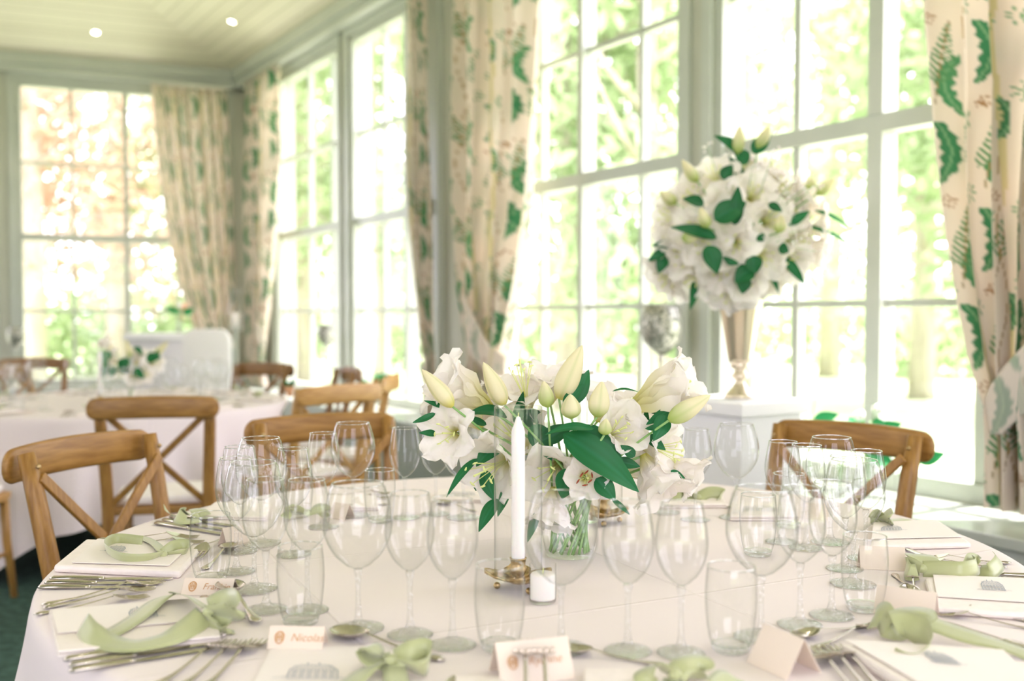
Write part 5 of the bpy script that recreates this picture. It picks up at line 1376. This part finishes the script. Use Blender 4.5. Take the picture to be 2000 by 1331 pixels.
g = G(); g.box((p.x, p.y+.27, .235), (.38, .42, .464), 0); g.c = [(.9, .88, .86)]*len(g.v); obj('seat_cover', g, M['cover'], t, world=True, bevel=.015)
# small posies
def posy(q, h, r, lab, cols, vase=M['glass'], nl=7, sc=1.0, vh=.14):
    t = thing('posy_vase', lab, 'flowers', q, 0, 'small flower vases along the windows')
    g = G(); g.lathe([(.0001, 0), (.03*sc, 0), (.034*sc, .01), (.026*sc, vh*.6), (.03*sc, vh)], 24); obj('vase', g, vase, t, True)
    rs = random.Random(int(q[0]*1000))
    for i in range(nl):
        a = i*2.4; e = Vector((math.cos(a)*r*rs.uniform(.4, 1), math.sin(a)*r*rs.uniform(.4, 1), h*rs.uniform(.75, 1)))
        g = G(); g.tube(bezier(Vector((0, 0, .02)), Vector((0, 0, vh)), e, 5), .0022, 5); obj('stem', g, M['stem'], t, True)
        if i < len(cols):
            c = cols[i]; mm_ = M.get(c)
            g = G(); g.ball(e, .022*sc, 8, (1, 1, .9)); g.ball(e+Vector((.008, .004, .008)), .016*sc, 8); obj('bloom', g, M[c], t, True)
        g = leaf_geo(e*.75, e*.75+Vector((math.cos(a)*.10, math.sin(a)*.10, .03*sc)), .055*sc, dark=2.0); obj('leaf', g, M['leaf'], t, True)
M['rose'] = mat('orange_rose', (.85, .38, .25), .6); M['rose_white'] = mat('white_rose', (.9, .88, .84), .6)
p = A(352, 648, 8.6); posy((p.x, p.y, p.z+.01), .22, .05, 'small glass vase of orange roses on the grey box plinth', ['rose', 'rose', 'rose_white', 'rose'], nl=5, vh=.1)
def seatspot(x, d): q = W1(sx(x, d), d, 0); return (q[0], q[1], .542)
posy(seatspot(1696, .2), .36, .06, 'vase of white roses and leaves standing against the thick window post', ['rose_white', 'rose_white'], sc=1.0, nl=7, vh=.16)
posy(seatspot(1640, .25), .30, .10, 'low vase of trailing green sprigs right of the plinth', [], nl=6, vh=.14)
posy(seatspot(1580, .22), .38, .03, 'slender glass bottle with one sprig behind the plinth', [], nl=2, vh=.2)
posy(seatspot(1762, .2), .24, .09, 'faint green sprigs on the window seat in front of the right panes', [], nl=4, vh=.12)
posy(seatspot(720, .2), .30, .07, 'small vase of green sprigs before the side window by the edge-on chair', [], nl=4)
p = A(572, 768, 5.95)
t = thing('flower_pot', 'tiny terracotta pot with a green sprig at the right edge of the far left table', 'plant', T(566, 775, .7635), 0)
g = G(); g.lathe([(.0001, 0), (.018, 0), (.026, .06), (.022, .06), (.0001, .05)], 20); obj('pot', g, M['terracotta'], t, True)
for i in range(5):
    a = i*1.3; g = leaf_geo((0, 0, .05), (math.cos(a)*.04, math.sin(a)*.04, .10), .02, dark=1.3); obj('leaf', g, M['leaf'], t, True)

# ------------------------------------------------------------------ far left table: settings and centrepiece
gf = 'glasses on the far left table'; rs = random.Random(12)
names = ['beside its right edge', 'at its far right', 'at its back right', 'at its back', 'at its back left', 'at its far left', 'at its left front', 'near its front edge', 'at its front right']
for i in range(9):
    a = i*2*PI/9+.1
    for j, (k, rr, da) in enumerate((('big', .56, -.10), ('med', .52, .06), ('med', .57, .20), ('tum', .66, .05))):
        p = (LT[0]+math.cos(a+da)*rr, LT[1]+math.sin(a+da)*rr, .7634)
        kn = ['balloon wine glass', 'slim wine glass', 'outer slim wine glass', 'tumbler'][j]
        dup(GP[k], p, rs.random()*6, f'{kn} of the setting on the far left table, {names[i]}', gf)
    ca_, sa_ = math.cos(a), math.sin(a)
    c = Vector((LT[0]+ca_*.76, LT[1]+sa_*.76, .7634)); 
    t = thing('napkin', f'folded napkin on the far left table, {names[i]}', 'napkin', c, a+PI/2, 'napkins on the far left table')
    g = G(); g.box((0, 0, .006), (.16, .20, .012)); obj('folds', g, M['napkin'], t, bevel=.003)
    t = thing('ribbon_bow', f'green ribbon bow on the napkin of the far left table, {names[i]}', 'ribbon', c+Vector((0, 0, .0125)), a, 'ribbons on the far left table')
    for sgn in (-1, 1):
        g = G(); g.grid(lambda u, v, s_=sgn: (.03*(v-.5), s_*(.01+.06*math.sin(PI*u)), .003+.028*math.sin(2*PI*min(.5, u*.5))*abs(math.sin(PI*u*.98+.05))+.006*u), 10, 2)
        o = obj('loop', g, M['ribbon'], t, True); so = o.modifiers.new('thick', 'SOLIDIFY'); so.thickness = .0006
    g = G(); g.ball((0, 0, .008), .009, 6); obj('knot', g, M['ribbon'], t, True)
    for j, off in enumerate((-.13, -.15, .13, .15)):
        kd = 'fork' if j < 2 else 'knife'; q = c+Vector((-sa_*off, ca_*off, 0))+Vector((ca_*.1, sa_*.1, 0))
        dup(CP[kd], q, (0, 0, a+PI), f"{'inner' if j in (0, 2) else 'outer'} {kd} on the far left table, {names[i]}", 'cutlery on the far left table')
FB = Vector((TP(252, 5.5), 5.5, .7634))
p = FB; t = thing('glass_vase', 'glass vase of lilies in the middle of the far left table', 'vase', p)
g = G(); g.lathe([(.045, .006), (.057, .07), (.060, .15)], 32); obj('wall', g, M['glass'], t, True)
g = G(); g.lathe([(.0001, 0), (.044, 0), (.046, .006), (.0001, .006)], 32); obj('base', g, M['crystal'], t, True)
for i, (px, py, fr, st, sc, lab) in enumerate(((215, 700, .05, 0, 1.1, 'white lily at the left of the far table bouquet'), (262, 735, .1, 1, 1.1, 'white lily low in the middle of the far table bouquet'), (300, 705, .05, 2, 1.2, 'white lily at the right of the far table bouquet'),
        (285, 730, 0, 0, 1.1, 'white lily low right in the far table bouquet'), (232, 720, 0, 2, 1.1, 'white lily low left in the far table bouquet'), (272, 695, -.05, 1, 1.2, 'white lily at the top of the far table bouquet'), (205, 672, 0, 1, 1.0, 'white lily rising at the upper left of the far table bouquet'))):
    q = A(px, py, 5.5-fr); v = (q-(FB+Vector((0, 0, .15)))).normalized(); e = (v+Vector((0, -.4, 0))).normalized().to_track_quat('Z', 'Y').to_euler()
    dup(TPz[st], q, tuple(e), lab, 'lilies of the far left table', sc)
for b, tip, lab in (((254, 700), (247, 664), 'cream yellow bud standing in the far table bouquet'), ((305, 692), (328, 668), 'cream bud pointing right in the far table bouquet')):
    a_, q = A(*b, 5.45), A(*tip, 5.45); t = thing('lily_bud', lab, 'flower bud', a_, 0, 'buds of the far left table')
    g = bud_geo((q-a_).length, .02, .4, 3); g.move(aim(q-a_).to_matrix().to_4x4()); obj('bud', g, M['petal'], t, True)
    g = G(); g.tube(bezier(a_, (a_+FB)/2+Vector((0, 0, .05)), FB+Vector((0, 0, .02)), 6), .003, 6); obj('stem', g, M['stem'], t, True, world=True)
t = thing('greenery', 'green lily leaves in the far table bouquet', 'foliage', FB+Vector((0, 0, .1)))
for a_, b_, w_ in (((210, 685), (203, 712), .07), ((205, 700), (204, 740), .05), ((270, 690), (275, 678), .07), ((285, 700), (315, 698), .06), ((230, 718), (255, 705), .07), ((250, 715), (235, 730), .07), ((262, 720), (282, 740), .05), ((225, 715), (216, 738), .05), ((300, 690), (308, 702), .06), ((240, 700), (250, 720), .05)):
    g = leaf_geo(A(*a_, 5.38), A(*b_, 5.36), w_, dark=1.2); obj('leaf', g, M['leaf'], t, True, world=True)
q = (TP(194, 5.15), 5.15, .7634)
candle_set(q, ['brass candle stand on the far left table', 'white taper candle on the far left table', 'clear glass tube around the candle on the far left table'])
